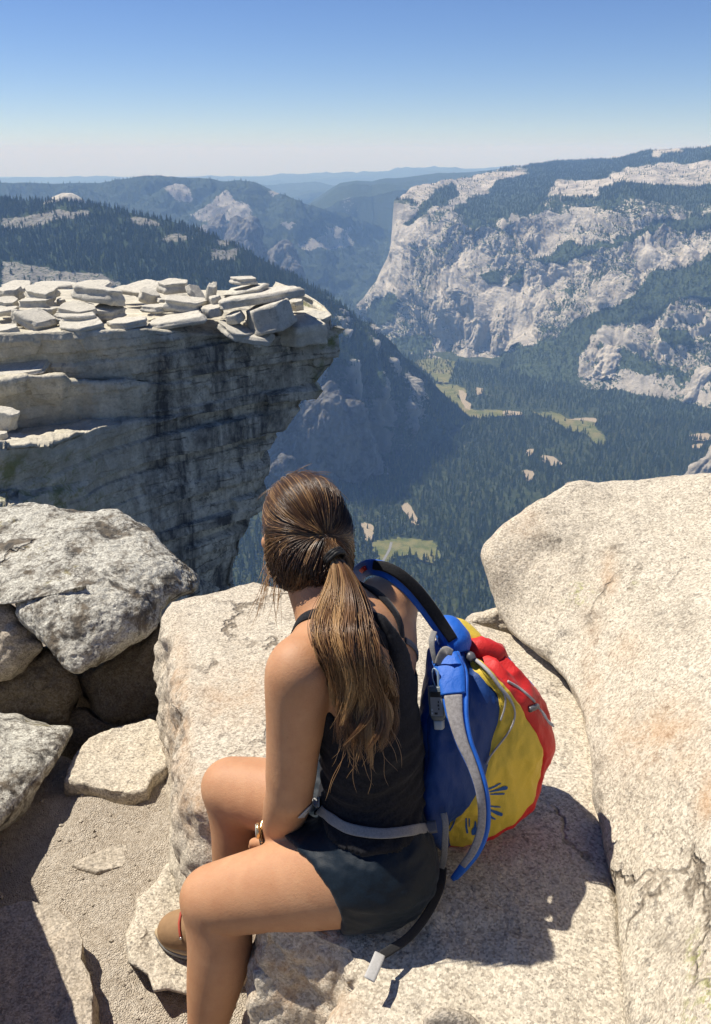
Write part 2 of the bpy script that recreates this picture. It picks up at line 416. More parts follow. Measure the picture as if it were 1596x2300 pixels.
# --- wooded ridge on the left running down to the valley
rows = [[(-160, 449, 5400), (0, 446, 5250), (100, 452, 5050), (150, 451, 4950), (225, 461, 4900), (310, 482, 4850), (380, 495, 4800), (450, 518, 4750), (530, 551, 4700), (615, 597, 4650),
  (690, 637, 4600), (760, 678, 4550), (830, 727, 4560), (890, 777, 4620), (950, 835, 4740), (1010, 899, 4860), (1064, 943, 5005)],
 [(-160, 540, 4550), (0, 540, 4520), (150, 545, 4450), (300, 560, 4380), (450, 585, 4350), (560, 615, 4330), (650, 650, 4320), (720, 690, 4310), (780, 730, 4340), (830, 770, 4370), (880, 812, 4440), (930, 860, 4560), (980, 910, 4700), (1055, 946, 4950)],
 [(-160, 640, 3800), (0, 640, 3830), (150, 640, 3860), (300, 640, 3900), (450, 650, 3900), (560, 670, 3900), (640, 690, 3910), (700, 730, 3925), (760, 790, 4000), (810, 830, 4090), (850, 850, 4170), (900, 890, 4310), (960, 940, 4500), (1040, 955, 4800)],
 [(-160, 900, 3780), (300, 900, 3880), (600, 900, 3940), (700, 900, 3960), (760, 920, 4020), (820, 920, 4090), (860, 930, 4150), (900, 950, 4240), (950, 975, 4350), (1000, 985, 4540), (1045, 965, 4780)],
 [(-160, 1110, None), (300, 1095, None), (600, 1090, None), (700, 1087, None), (790, 1078, None), (860, 1055, None), (900, 1040, None), (950, 1018, None), (1010, 995, None), (1050, 972, None)],
 [(-160, 1150, None), (300, 1130, None), (600, 1120, None), (800, 1100, None), (900, 1060, None), (1060, 985, None)]]
G = massif(rows, 420, [70, 80, 80, 60, 6], 3)
px0, py0, _ = proj(G)
px0 = px0 + 14 * fbm(G / 160, 4, 83); py0 = py0 + 9 * fbm(G / 160, 4, 84)
bare = soft(polymask(px0, py0, [z1((0, 440), (100, 425), (300, 395), (400, 398), (405, 430), (300, 450), (200, 470), (130, 498), (0, 485)), z1((560, 425), (640, 435), (730, 465), (720, 485), (600, 455)),
   z1((715, 525), (780, 505), (870, 512), (830, 550), (740, 548)), z1((950, 570), (1100, 575), (1050, 625), (940, 625)), z1((960, 535), (1040, 540), (1030, 565), (970, 560)),
   z1((0, 625), (90, 640), (210, 655), (300, 680), (430, 690), (540, 720), (560, 760), (0, 760)), z4((390, 270), (420, 265), (470, 320), (440, 460), (415, 430)), z4((410, 190), (500, 180), (500, 290), (440, 290))]), 3)
face = sstep(0, 1, (np.arange(G.shape[0])[:, None] - 150) / 20.) * (np.arange(G.shape[0])[:, None] < 286) * np.ones((1, G.shape[1]))
N = normals(G); N *= np.sign(-N[..., 1:2] + 1e-9)
col = np.arange(G.shape[1])[None, :] / G.shape[1]
H = billow(G * np.array([1 / 260, 1 / 330, 1 / 1100]), 5, 24, .58); H3 = fbm(G / 130, 4, 33)
spur = sstep(.62, .74, col) * (1 - sstep(.86, .96, col))
top = sstep(0, 14, np.arange(G.shape[0]))[:, None]
G2 = G + N * ((H * (16 + 62 * np.clip(face, 0, 1) + 125 * spur) + H3 * 20) * (.25 + .75 * top))[..., None]
G2[-8:] = G[-8:]
veg = np.clip(1.0 - .62 * bare - .40 * face * (1 - sstep(.88, .95, col)) - .8 * spur * sstep(-.15, .25, H), 0, 1)
rpale = np.clip(np.maximum(spur * sstep(-.1, .3, H) * 1.3, bare * .6), 0, 1.6)  # spurs paled in colour to stand for sunlit rock
LRIDGE, LVEG = G2, veg
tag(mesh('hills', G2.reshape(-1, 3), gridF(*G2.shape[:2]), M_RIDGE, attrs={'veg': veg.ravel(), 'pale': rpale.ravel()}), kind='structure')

# --- rounded rock masses
def stepfac(G, N, wl, a, seed):        # blocky facets
    f = fbm(G / wl, 2, seed) * 3
    return G + N * ((np.abs(f - np.round(f)) * a)[..., None])
def crag(A, wl, vz=2.6, seed=0):
    def f(G, N):
        return G + N * ((billow(G / np.array([wl, wl, wl * vz]), 6, seed, .58) * A * 1.5)[..., None])
    return f
veg0 = NT('dark cliff'); p = veg0.pos()
M_APRON = mat_mountain('apron granite', (.055, .056, .056), (.26, .25, .23), (.028, .030, .031), (.03, .045, .025), (.06, .08, .04), 1.6, .5)  # tones kept low, putting the apron's shade into the rock colour
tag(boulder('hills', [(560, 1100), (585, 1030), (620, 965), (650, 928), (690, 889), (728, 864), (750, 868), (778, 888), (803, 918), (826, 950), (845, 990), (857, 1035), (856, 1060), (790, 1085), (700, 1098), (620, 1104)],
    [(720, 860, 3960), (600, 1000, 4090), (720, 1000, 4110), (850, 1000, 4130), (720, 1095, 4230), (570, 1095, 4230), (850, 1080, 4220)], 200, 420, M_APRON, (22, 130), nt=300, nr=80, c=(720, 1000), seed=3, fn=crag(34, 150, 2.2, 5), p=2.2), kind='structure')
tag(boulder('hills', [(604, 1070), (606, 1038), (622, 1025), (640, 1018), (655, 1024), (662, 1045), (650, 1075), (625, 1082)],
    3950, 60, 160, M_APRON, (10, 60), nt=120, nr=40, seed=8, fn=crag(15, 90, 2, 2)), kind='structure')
# bald dome on the skyline
tag(boulder('hills', z1((185, 385), (215, 358), (240, 342), (275, 330), (310, 326), (340, 335), (365, 350), (380, 362), (385, 385), (280, 400)), 4760, 60, 160,
    mat_mountain('dome granite', (.46, .43, .37), (.56, .53, .46), (.38, .36, .32), (.05, .06, .03), (.06, .07, .04), 2., .2), (8, 60), nt=90, nr=30, p=2.2), kind='structure')
# Cathedral rocks
for k, (pl, s_, f_, b_) in enumerate([
   (z1((860, 520), (915, 475), (945, 452), (975, 432), (1000, 422), (1013, 448), (1030, 468), (1048, 500), (1040, 560), (960, 580)), 8700, 260, 500),
   (z1((1000, 560), (1030, 470), (1058, 440), (1105, 433), (1140, 440), (1160, 470), (1172, 520), (1185, 570), (1200, 610), (1190, 660), (1100, 650)), 8300, 280, 500),
   (z1((1190, 640), (1205, 590), (1232, 556), (1265, 545), (1298, 541), (1325, 580), (1345, 625), (1362, 680), (1372, 730), (1330, 750), (1220, 720)), 8100, 230, 420)]):
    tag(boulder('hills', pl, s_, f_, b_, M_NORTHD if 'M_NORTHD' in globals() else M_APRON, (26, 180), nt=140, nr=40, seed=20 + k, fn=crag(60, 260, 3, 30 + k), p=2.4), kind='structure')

# --- far ridges
rows = [[(-160, 405, 11800), (0, 408, 11600), (100, 409, 11500), (135, 412, 11500), (210, 408, 11500), (270, 405, 11400), (325, 396, 11300), (360, 395, 11300), (425, 399, 11300), (470, 399, 11200), (505, 406, 11200), (530, 403, 11200), (565, 410, 11100),
   (605, 423, 11000), (640, 438, 10900), (675, 455, 10900), (720, 470, 11000), (770, 480, 11500), (830, 500, 12000), (890, 520, 12500), (960, 540, 12500)],
  [(-160, 480, 10500), (200, 470, 10500), (400, 470, 10300), (500, 490, 10100), (580, 510, 9900), (660, 540, 9900), (740, 570, 10200), (820, 580, 10800), (960, 590, 11200)],
  [(-160, 600, 9000), (300, 600, 9000), (500, 610, 9000), (620, 640, 9000), (720, 660, 9200), (780, 660, 9500), (850, 650, 10000), (960, 650, 10400)],
  [(-160, 720, None), (500, 720, None), (650, 720, None), (780, 705, None), (860, 685, None), (960, 680, None)]]
G = massif(rows, 300, [50, 50, 30], 2)
px0, py0, _ = proj(G)
px0 = px0 + 14 * fbm(G / 400, 4, 85); py0 = py0 + 9 * fbm(G / 400, 4, 86)
N = normals(G); N *= np.sign(-N[..., 1:2] + 1e-9)
H = billow(G * np.array([1 / 800, 1 / 900, 1 / 2000]), 6, 44, .56); H3 = fbm(G / 300, 4, 47)
top = sstep(0, 10, np.arange(G.shape[0]))[:, None]
bare = soft(polymask(px0, py0, [z1((720, 310), (800, 295), (860, 320), (860, 350), (800, 370), (740, 350)), z1((850, 400), (930, 375), (1010, 345), (1060, 370), (1120, 380), (1130, 430), (1050, 430), (960, 430), (880, 430)),
   z1((1200, 300), (1240, 310), (1260, 330), (1210, 320)), z1((1240, 450), (1340, 470), (1300, 490)), z1((1330, 540), (1480, 500), (1540, 540), (1480, 580), (1360, 560)), z1((1450, 480), (1596, 470), (1596, 560), (1530, 560))]), 3)
G2 = G + N * ((H * 150 + H3 * 45) * (.2 + .8 * top))[..., None]
FRIDGE = G2
FVEG = np.clip(1 - .75 * bare, 0, 1)
tag(mesh('hills', G2.reshape(-1, 3), gridF(*G2.shape[:2]), M_FAR, attrs={'veg': FVEG.ravel()}), kind='structure')
def farridge(pts, Y, drop, seed, bumps=150):
    P = resample(np.array(pts, float), 300); Yv = np.interp(P[:, 0], [a for a, _ in Y], [b for _, b in Y])
    A = atY(P[:, 0], P[:, 1], Yv); B = A.copy(); B[:, 1] += 2500; B[:, 2] -= 500
    C = atY(P[:, 0], P[:, 1] + drop, Yv * .8); C[:, 2] = np.maximum(C[:, 2], ZF - 3); D = atZ(P[:, 0], P[:, 1] + drop + 25, ZF - 3)
    D[:, 1] = np.minimum(D[:, 1], C[:, 1])
    G = []
    for a, b, k in ((B, A, 8), (A, C, 50), (C, D, 8)):
        for q in range(k): G.append(a + (b - a) * q / k)
    G.append(D); G = np.array(G); N = normals(G); N *= np.sign(N[..., 2:3] + 1e-9)
    m = 1 - np.exp(-np.abs(np.arange(len(G)) - 8) / 10.)
    G = G + N * ((ridged(G / 2600, 6, seed) * bumps) * (.2 + .8 * m[:, None]))[..., None]; G[-9:, :, 2] = np.minimum(G[-9:, :, 2], D[None, :, 2] + 300)
    pxx, pyy, _ = proj(G)
    bare = soft(polymask(pxx, pyy, [[(735, 470), (770, 447), (800, 440), (840, 455), (885, 450), (885, 500), (840, 492), (790, 485)]]), 2) * .6
    tag(mesh('hills', G.reshape(-1, 3), gridF(*G.shape[:2], flip=True), M_FAR, attrs={'veg': (1 - bare).ravel()}), kind='structure')
farridge([(560, 470), (690, 462), (735, 432), (765, 414), (800, 409), (835, 411), (870, 405), (905, 402), (940, 398), (985, 392), (1035, 391), (1090, 388), (1200, 380)], [(560, 15000), (1200, 17000)], 60, 61, 220)
farridge([(420, 410), (560, 420), (640, 418), (720, 416), (800, 420), (1000, 412), (1300, 405)], [(0, 25000), (1600, 26000)], 40, 62, 300)
farridge([(-400, 412), (250, 405), (550, 404), (640, 399), (720, 397), (800, 392), (860, 389), (905, 385), (960, 383), (1010, 379), (1060, 382), (1200, 380), (1800, 385)], [(-400, 40000), (1800, 42000)], 30, 63, 420)
farridge([(-500, 396), (200, 398), (500, 397), (700, 394), (900, 392), (1200, 388), (2000, 390)], [(-400, 50000), (1800, 50000)], 20, 64, 100)
# granite shoulder at the right edge
tag(boulder('hills', [(1530, 1080), (1545, 1050), (1575, 1030), (1600, 1008), (1660, 990), (1760, 1000), (1760, 1120), (1600, 1130)], 3650, 60, 300, M_NORTH, (14, 70), nt=120, nr=40, seed=51, fn=crag(20, 90, 2, 52)), kind='structure')
tag(boulder('hills', z2((1470, 1260), (1500, 1190), (1530, 1140), (1560, 1120), (1640, 1110), (1800, 1100), (1800, 1330), (1600, 1310)), 5500, 80, 300, M_NORTH, (14, 90), nt=120, nr=40, seed=53, fn=crag(24, 120, 2, 54)), kind='structure')
# pinnacles of the lower right wall
tag(boulder('hills', z2((1330, 920), (1400, 850), (1480, 790), (1596, 770), (1800, 740), (1800, 1180), (1650, 1180), (1540, 1150), (1400, 1190), (1200, 1170), (1010, 1150), (1040, 1010), (1100, 940), (1200, 920)),
    [(1300, 830, 5950), (1596, 700, 5950), (1596, 850, 5720), (1330, 820, 5880), (1800, 780, 5500)], 60, 300, M_NORTH, (22, 120), nt=420, nr=110, c=(1500, 790), seed=55, fn=crag(42, 170, 1.8, 56), p=3), kind='structure')

# --- meadows, river bars, road: thin sheets on the valley floor
def sheet(name, poly, mat, dz, kind='structure', n=150):
    c = catmull(np.array(poly, float), n, True)
    rag = 1 + .30 * fbm(np.c_[c * .11, np.zeros(len(c))], 3, 7)
    m = c.mean(0); c = m + (c - m) * rag[:, None]
    P = atZ(c[:, 0], c[:, 1], ZF + dz); 
    bm = bmesh.new(); vs = [bm.verts.new(q) for q in P]; f = bm.faces.new(vs)
    bmesh.ops.triangulate(bm, faces=[f])
    me = bpy.data.meshes.new(name); bm.to_mesh(me); bm.free()
    if me.polygons[0].normal.z < 0: me.flip_normals()
    return tag(link(name, me, mat), kind=kind), c
t = NT('meadow'); p = t.pos(); f = t.noise(.02, 6, .65, p)
c = t.mix(t.ramp(f, [(.4, 0), (.6, 1)]), (.09, .105, .032), (.17, .16, .066)); c = t.mix(t.ramp(t.noise(.008, 5, .6, p), [(.55, 0), (.7, .8)]), c, (.24, .19, .095))
M_MEADOW = t.done(c, .95, None, .05)
M_SAND = plain('river sand', (.30, .25, .18), .95, .05, .15, .03)
M_ROAD = plain('asphalt', (.20, .20, .20), .9, .1, .1, .05)
MEADOWS = [z4((530, 60), (580, 45), (680, 60), (670, 95), (665, 125), (620, 130), (590, 100)),
 z4((610, 140), (700, 145), (720, 165), (690, 180), (710, 200), (740, 225), (850, 230), (860, 242), (740, 256), (690, 240), (660, 200), (630, 165)),
 z4((970, 240), (1050, 240), (1090, 262), (1160, 258), (1190, 270), (1180, 285), (1215, 325), (1220, 350), (1180, 345), (1150, 315), (1090, 300), (1040, 270), (1000, 255)),
 z4((378, 712), (450, 690), (480, 688), (610, 705), (628, 740), (610, 772), (560, 766), (540, 750), (460, 758), (430, 782), (408, 778), (395, 740))]
SANDS = [z4((696, 160), (722, 170), (718, 192), (738, 208), (732, 226), (712, 216), (700, 190)), z4((935, 375), (962, 368), (945, 397)), z4((985, 395), (1030, 395), (1062, 420), (1035, 430), (1000, 416)),
 z4((922, 445), (962, 450), (955, 476), (938, 480), (928, 460)), z4((488, 575), (508, 560), (530, 590), (552, 640), (530, 637), (513, 610)), z4((342, 634), (387, 643), (387, 670), (372, 702), (358, 690), (353, 660)),
 z4((1072, 492), (1110, 484), (1152, 486), (1130, 502), (1085, 512)), z4((1512, 322), (1590, 314), (1600, 330), (1530, 336)), z4((1525, 356), (1570, 350), (1572, 360), (1530, 364)),
 z4((755, 150), (780, 152), (775, 170), (760, 172)), z4((1090, 262), (1180, 258), (1190, 272), (1150, 266)), z4((850, 233), (920, 238), (918, 244), (855, 243))]
EXC = []
for q in MEADOWS: EXC.append(sheet('meadow', q, M_MEADOW, 7)[1])
for q in SANDS: EXC.append(sheet('river_bank', q, M_SAND, 7.6)[1])
rp = catmull(np.array(z4((452, 702), (446, 725), (432, 752), (414, 782))), 24)
P = atZ(rp[:, 0], rp[:, 1], ZF + 7.8); T = np.gradient(P, axis=0); T /= np.linalg.norm(T, axis=1, keepdims=True); Sd = np.cross(T, (0, 0, 1.)) * 5
V = np.concatenate([P - Sd, P + Sd]); n = len(P)
F = [[i, i + n, i + n + 1, i + 1] for i in range(n - 1)]
tag(mesh('road', V, F, M_ROAD, smooth=False), kind='structure')

# ------------------------------------------------------------------ conifers
t = NT('conifer'); p = t.pos(); oi = t.n('ObjectInfo').outputs['Random']
c = t.mix(oi, (.036, .060, .020), (.100, .128, .042)); c = t.mix(t.ramp(oi, [(.84, 0), (.97, 1)]), c, (.13, .14, .05))
c = t.mix(t.noise(.9, 3, .6, p), c, t.mix(.5, c, (.012, .022, .010)))
M_CON = t.done(c, .9, None, .1)
def conifer_mesh(seed, H=1.0, tiers=8, seg=9, fat=.17):
    r = np.random.default_rng(seed); V = []; F = []
    # trunk
    a = np.arange(5) / 5 * 2 * np.pi
    V += [(.018 * math.cos(q), .018 * math.sin(q), -.02) for q in a] + [(.008 * math.cos(q), .008 * math.sin(q), .5) for q in a]
    F += [[i, (i + 1) % 5, 5 + (i + 1) % 5, 5 + i] for i in range(5)]
    for k in range(tiers):
        f = k / (tiers - 1); z0 = .10 + .80 * f; rad = fat * (1 - f) ** .8 * (1 + .25 * r.uniform(-1, 1)) + .012; top = z0 + .24 * (1 - .45 * f)
        b = len(V); V.append((0, 0, min(top, 1.0)))
        n2 = seg * 2; ph = r.uniform(0, 6.3)
        for i in range(n2):
            q = ph + i / n2 * 2 * np.pi; rr_ = rad * ((1.0 + .3 * r.uniform(-1, 1)) if i % 2 == 0 else .55)
            V.append((rr_ * math.cos(q), rr_ * math.sin(q), z0 - (.05 if i % 2 == 0 else -.015) + .02 * r.uniform(-1, 1)))
        F += [[b, b + 1 + i, b + 1 + (i + 1) % n2] for i in range(n2)]
    me = bpy.data.meshes.new('conifer'); me.from_pydata(V, [], F); me.materials.append(M_CON); me.update()
    return me
CONM = [conifer_mesh(1), conifer_mesh(2, fat=.14, tiers=9), conifer_mesh(3, fat=.20, tiers=7), conifer_mesh(4, fat=.12, tiers=8)]
# scatter points
def scat(G, weight, N, seed):
    r = np.random.default_rng(seed); A = G[:-1, :-1]; B = G[1:, :-1]; C = G[:-1, 1:]; D = G[1:, 1:]
    ar = np.linalg.norm(np.cross(B - A, C - A), axis=-1); wt_ = (weight[:-1, :-1] * ar).ravel(); cs = np.cumsum(wt_)
    k = np.clip(np.searchsorted(cs, r.random(N) * cs[-1]), 0, len(cs) - 1); i, j = np.unravel_index(k, ar.shape)
    u, v = r.random((2, N, 1))
    return A[i, j] * (1 - u) * (1 - v) + B[i, j] * u * (1 - v) + C[i, j] * (1 - u) * v + D[i, j] * u * v
# valley: jittered grid over the visible wedge
r = np.random.default_rng(77)
def wedge(Y0, Y1, sp):
    x = np.arange(-Y1 * .5, Y1 * .5, sp); y = np.arange(Y0, Y1, sp); X, Y = np.meshgrid(x, y)
    P = np.stack([X.ravel(), Y.ravel(), np.full(X.size, ZF)], -1); P[:, :2] += r.uniform(-.6, .6, (len(P), 2)) * sp
    q, w_, s_ = proj(P); P = P[(q > -120) & (q < 1850) & (w_ < 1900)]
    return P
VP = np.concatenate([wedge(1300, 2150, 21), wedge(2150, 3400, 17), wedge(3400, 5000, 19), wedge(5000, 9000, 27)])
q, w_, s_ = proj(VP)
q2 = q + 9 * fbm(VP / 90, 3, 66); w2 = w_ + 4 * fbm(VP / 90, 3, 67); ok = ~polymask(q2, w2, EXC) | (r.random(len(VP)) < .035)
dens = fbm(VP / 260, 4, 91); ok &= (dens > -.24) | (r.random(len(VP)) < .3)
ok &= ~inpoly(q, w_, [(-100, 1500), (-100, 1120), (600, 1090), (860, 1060), (1010, 998), (1062, 942), (1010, 880), (500, 700), (-100, 700)]) | (w_ > 1085)
ok &= ~inpoly(q, w_, [(880, 790), (960, 800), (1130, 830), (1290, 870), (1400, 882), (1500, 900), (1700, 930), (1700, 600), (800, 600)])
VP = VP[ok]; VS = (15 + 33 * r.random(len(VP)) ** 1.4) * (1 + .25 * fbm(VP / 150, 2, 5)[:]) * (1 + .25 * (r.random(len(VP)) < .06))
q, w_, s_ = proj(VP)
seen = inpoly(q, w_, [(540, 1290), (600, 1285), (620, 1100), (1280, 1085), (1100, 1235), (1125, 1365), (1050, 1398), (1010, 1395), (930, 1300), (800, 1270), (780, 1100), (640, 1100)]) & (w_ > 1090)
order = np.argsort(np.where(seen, s_ / VS, 1e9))[:300]
near = np.zeros(len(VP), bool); near[order] = True
for k, i in enumerate(order):
    o = bpy.data.objects.new('conifer', CONM[k % 4]); COL.objects.link(o); o.location = VP[i]; o.scale = (VS[i],) * 3; o.rotation_euler.z = r.uniform(0, 6.28)
    tag(o, 'dark green conifer among the nearest treetops of the valley forest far below', 'tree', 'nearest conifers of the valley forest')
def forest(name, P, S, label, cat):
    me = bpy.data.meshes.new(name); me.vertices.add(len(P)); me.vertices.foreach_set('co', P.astype(np.float32).ravel())
    me.attributes.new('sz', 'FLOAT', 'POINT').data.foreach_set('value', S.astype(np.float32))
    o = link(name, me, M_CON); tag(o, label, cat, kind='stuff')
    ng = bpy.data.node_groups.new(name, 'GeometryNodeTree')
    ng.interface.new_socket('Geometry', in_out='INPUT', socket_type='NodeSocketGeometry'); ng.interface.new_socket('Geometry', in_out='OUTPUT', socket_type='NodeSocketGeometry')
    gi = ng.nodes.new('NodeGroupInput'); go = ng.nodes.new('NodeGroupOutput'); iop = ng.nodes.new('GeometryNodeInstanceOnPoints')
    j = ng.nodes.new('GeometryNodeJoinGeometry'); g2i = ng.nodes.new('GeometryNodeGeometryToInstance')
    for m_ in CONM[::-1]:
        src = SRC[m_.name]; oin = ng.nodes.new('GeometryNodeObjectInfo'); oin.inputs['Object'].default_value = src; oin.inputs['As Instance'].default_value = True
        ng.links.new(oin.outputs['Geometry'], g2i.inputs[0])
    at_ = ng.nodes.new('GeometryNodeInputNamedAttribute'); at_.data_type = 'FLOAT'; at_.inputs['Name'].default_value = 'sz'
    rv = ng.nodes.new('FunctionNodeRandomValue'); rv.data_type = 'FLOAT_VECTOR'; rv.inputs[0].default_value = (-.04, -.04, 0); rv.inputs[1].default_value = (.04, .04, 6.28)
    L = ng.links.new
    L(gi.outputs[0], iop.inputs['Points']); L(g2i.outputs[0], iop.inputs['Instance']); iop.inputs['Pick Instance'].default_value = True
    L(at_.outputs['Attribute'], iop.inputs['Scale']); L(rv.outputs[0], iop.inputs['Rotation']); L(iop.outputs[0], go.inputs[0])
    md = o.modifiers.new('forest', 'NODES'); md.node_group = ng
    return o
SRC = {}
for o in COL.objects:
    if o.name.startswith('conifer') and o.data.name not in SRC: SRC[o.data.name] = o
forest('valley_forest', VP[~near], VS[~near], 'dense dark conifer forest covering the flat valley floor', 'forest')
LP = scat(LRIDGE, np.where(LVEG > .75, 1., np.where(LVEG > .5, .4, np.where(LVEG > .2, .05, .03))) * np.where(face > .5, .35, 1), 15000, 4)
forest('ridge_forest', LP, 20 + 20 * r.random(len(LP)), 'dark conifers covering the wooded ridge behind the rock overhang', 'forest')
NP_ = scat(NWALL, np.where(NVEG > .6, 1., np.where(NVEG > .2, .06, .012)), 24000, 6)
forest('rim_forest', NP_, 14 + 20 * r.random(len(NP_)), 'conifers and brush growing on the benches of the great granite wall', 'forest')
FP = scat(FRIDGE, np.clip(FVEG, .1, 1), 9000, 8)
forest('far_forest', FP, 20 + 22 * r.random(len(FP)), 'distant blue forest on the long ridge at the horizon', 'forest')

# --- haze: one closed box of thin air over everything
t = NT('haze'); pv = t.n('VolumePrincipled', i_Color=(.33, .56, 1.0), i_Density=5.2e-5, i_Anisotropy=0.0)
pv.inputs['Absorption Color'].default_value = (1, 1, 1, 1)
t.set(t.out.inputs['Volume'], pv.outputs[0])
hx, y0, y1, z0, zt = 52000, -600, 60000, ZF - 30, 240
V = [(x, y, z) for x in (-hx, hx) for y in (y0, y1) for z in (z0, zt)]
F = [[0, 1, 3, 2], [4, 6, 7, 5], [0, 4, 5, 1], [2, 3, 7, 6], [0, 2, 6, 4], [1, 5, 7, 3]]
tag(mesh('haze', V, F, t.m, smooth=False), kind='stuff')
# ================================================================== THE OVERHANGING CLIFF (about 25-32 m away)
def z3(*p): return [(x * .5085, 575 + y * .5085) for x, y in p]
t = NT('cliff granite'); p = t.pos()
big = t.noise(.55, 5, .6, p); mid = t.noise(2.2, 6, .65, p); fine = t.noise(14, 4, .7, p)
c = t.mix(t.ramp(mid, [(.35, 0), (.65, 1)]), (.50, .455, .355), (.70, .64, .51))
c = t.mix(t.ramp(fine, [(.45, 0), (.7, .35)]), c, (.24, .23, .20))
# dark lichen films and water streaks running down
st = t.math('ADD', t.math('MULTIPLY', t.noise(1.0, 6, .7, t.pos((1.1, .8, .13)), .6), .75), t.math('MULTIPLY', t.noise(2.4, 6, .75, p), .25))
stm = t.math('MULTIPLY', t.ramp(st, [(.42, 0), (.57, .95)]), t.attr('stain'))
c = t.mix(stm, c, (.075, .074, .072))
sp = t.math('MULTIPLY', t.ramp(t.noise(5.5, 5, .75, p), [(.52, 0), (.60, .9)]), t.attr('lich'))
c = t.mix(sp, c, (.06, .062, .055))
gr = t.math('MULTIPLY', t.ramp(t.noise(1.6, 5, .7, p), [(.48, 0), (.62, .75)]), t.attr('green'))
c = t.mix(gr, c, (.17, .19, .055))
sx = t.n('SeparateXYZ', i_Vector=p)
lz = t.math('ADD', t.math('SUBTRACT', sx.outputs[2], t.math('MULTIPLY', sx.outputs[0], .05)), t.math('MULTIPLY', big, .55))
fr = t.math('FRACT', t.math('MULTIPLY', lz, 2.2)); ck = t.math('MULTIPLY', t.ramp(fr, [(0, 1), (.05, 1), (.11, 0)]), t.ramp(t.noise(1.1, 4, .6, t.pos((1, 1, 3))), [(.48, 0), (.58, 1)]))
ck = t.math('MULTIPLY', ck, t.attr('lay'))
c = t.mix(t.math('MULTIPLY', ck, .6), c, (.06, .06, .055))
b0 = t.bump(t.math('SUBTRACT', 1.0, ck), .6, .06)
b1 = t.bump(t.math('ADD', mid, t.math('MULTIPLY', fine, .5)), .8, .10)
t.set(b1.node.inputs['Normal'], b0)
M_CLIFF = t.done(c, .92, b1, .15)
# rows: (x, y, Y) from the back of the platform down to the foot
rows = [
 [(-120, 640, 40), (0, 648, 40), (300, 652, 40), (520, 650, 39), (600, 662, 37), (690, 690, 35), (738, 702, 33.5)],
 [(-120, 705, 31), (0, 705, 31), (300, 705, 31.5), (480, 702, 32), (560, 705, 32.5), (650, 700, 32.9), (741, 703, 32.4)],
 [(-120, 752, 27.4), (0, 750, 27.5), (76, 748, 27.6), (168, 744, 27.8), (325, 739, 28.3), (381, 744, 28.7), (440, 752, 29.6), (560, 748, 30.5), (610, 744, 30.8), (650, 712, 31.6), (744, 707, 31.9)],
 [(-120, 842, 27.8), (0, 840, 27.9), (140, 839, 28.0), (145, 851, 28.0), (380, 859, 28.8), (480, 840, 29.6), (600, 812, 30.4), (700, 795, 30.9), (756, 786, 31.2)],
 [(-120, 860, 26.3), (0, 858, 26.4), (60, 845, 26.7), (140, 844, 26.9), (150, 857, 27.2), (380, 863, 28.7), (480, 860, 29.5), (600, 840, 30.3), (690, 825, 30.8), (750, 815, 31.1)],
 [(-120, 970, 27.4), (0, 969, 27.4), (60, 964, 27.4), (215, 941, 27.8), (330, 938, 28.6), (440, 925, 29.3), (560, 900, 30.1), (650, 880, 30.6), (716, 862, 31.0)],
 [(-120, 1008, 22.9), (0, 1006, 23.0), (60, 1004, 23.4), (120, 999, 24.2), (180, 977, 25.7), (230, 958, 26.8), (325, 947, 28.2), (440, 940, 29.2), (540, 935, 30.0), (620, 935, 30.5), (672, 918, 30.9)],
 [(-120, 1110, 23.2), (0, 1107, 23.3), (85, 1097, 24.2), (130, 1090, 25.0), (240, 1070, 27.0), (340, 1050, 28.2), (440, 1040, 29.0), (540, 1030, 29.8), (600, 1025, 30.4), (608, 1010, 30.7)],
 [(-120, 1148, 21.9), (0, 1144, 22.0), (95, 1112, 23.9), (150, 1110, 24.9), (240, 1110, 26.8), (340, 1105, 27.9), (440, 1110, 28.8), (520, 1110, 29.6), (570, 1105, 30.2), (597, 1065, 30.6)],
 [(-120, 1230, 22.0), (0, 1230, 22.2), (100, 1220, 24.2), (240, 1215, 26.6), (340, 1210, 27.6), (440, 1210, 28.6), (500, 1205, 29.5), (520, 1208, 30.2), (547, 1192, 30.5)],
 [(-120, 1500, 23.9), (0, 1500, 24), (240, 1480, 26.2), (400, 1470, 28), (470, 1450, 29), (490, 1430, 29.9), (510, 1420, 30.3)],
 [(-120, 2100, 23.9), (0, 2100, 24), (240, 2100, 26.2), (400, 2100, 28), (470, 2100, 29), (490, 2100, 29.9), (505, 2100, 30.3)]]
G = massif(rows, 460, [14, 24, 40, 8, 46, 18, 46, 14, 50, 60, 20], 1)
px0, py0, _ = proj(G)
# the right end turns the corner and runs back
tail = []
for k in range(1, 26):
    q = G[:, -1].copy(); q[:, 1] += .34 * k; q[:, 0] += -.055 * k - .0022 * k * k; tail.append(q)
tail = np.array(tail).transpose(1, 0, 2); G = np.concatenate([G, tail], 1)
px0 = np.concatenate([px0, np.repeat(px0[:, -1:], 25, 1)], 1); py0 = np.concatenate([py0, np.repeat(py0[:, -1:], 25, 1)], 1)
N = normals(G); N *= np.sign(-N[..., 1:2] + .3 * N[..., 0:1] + 1e-9)
face = (py0 > 752) * 1.0
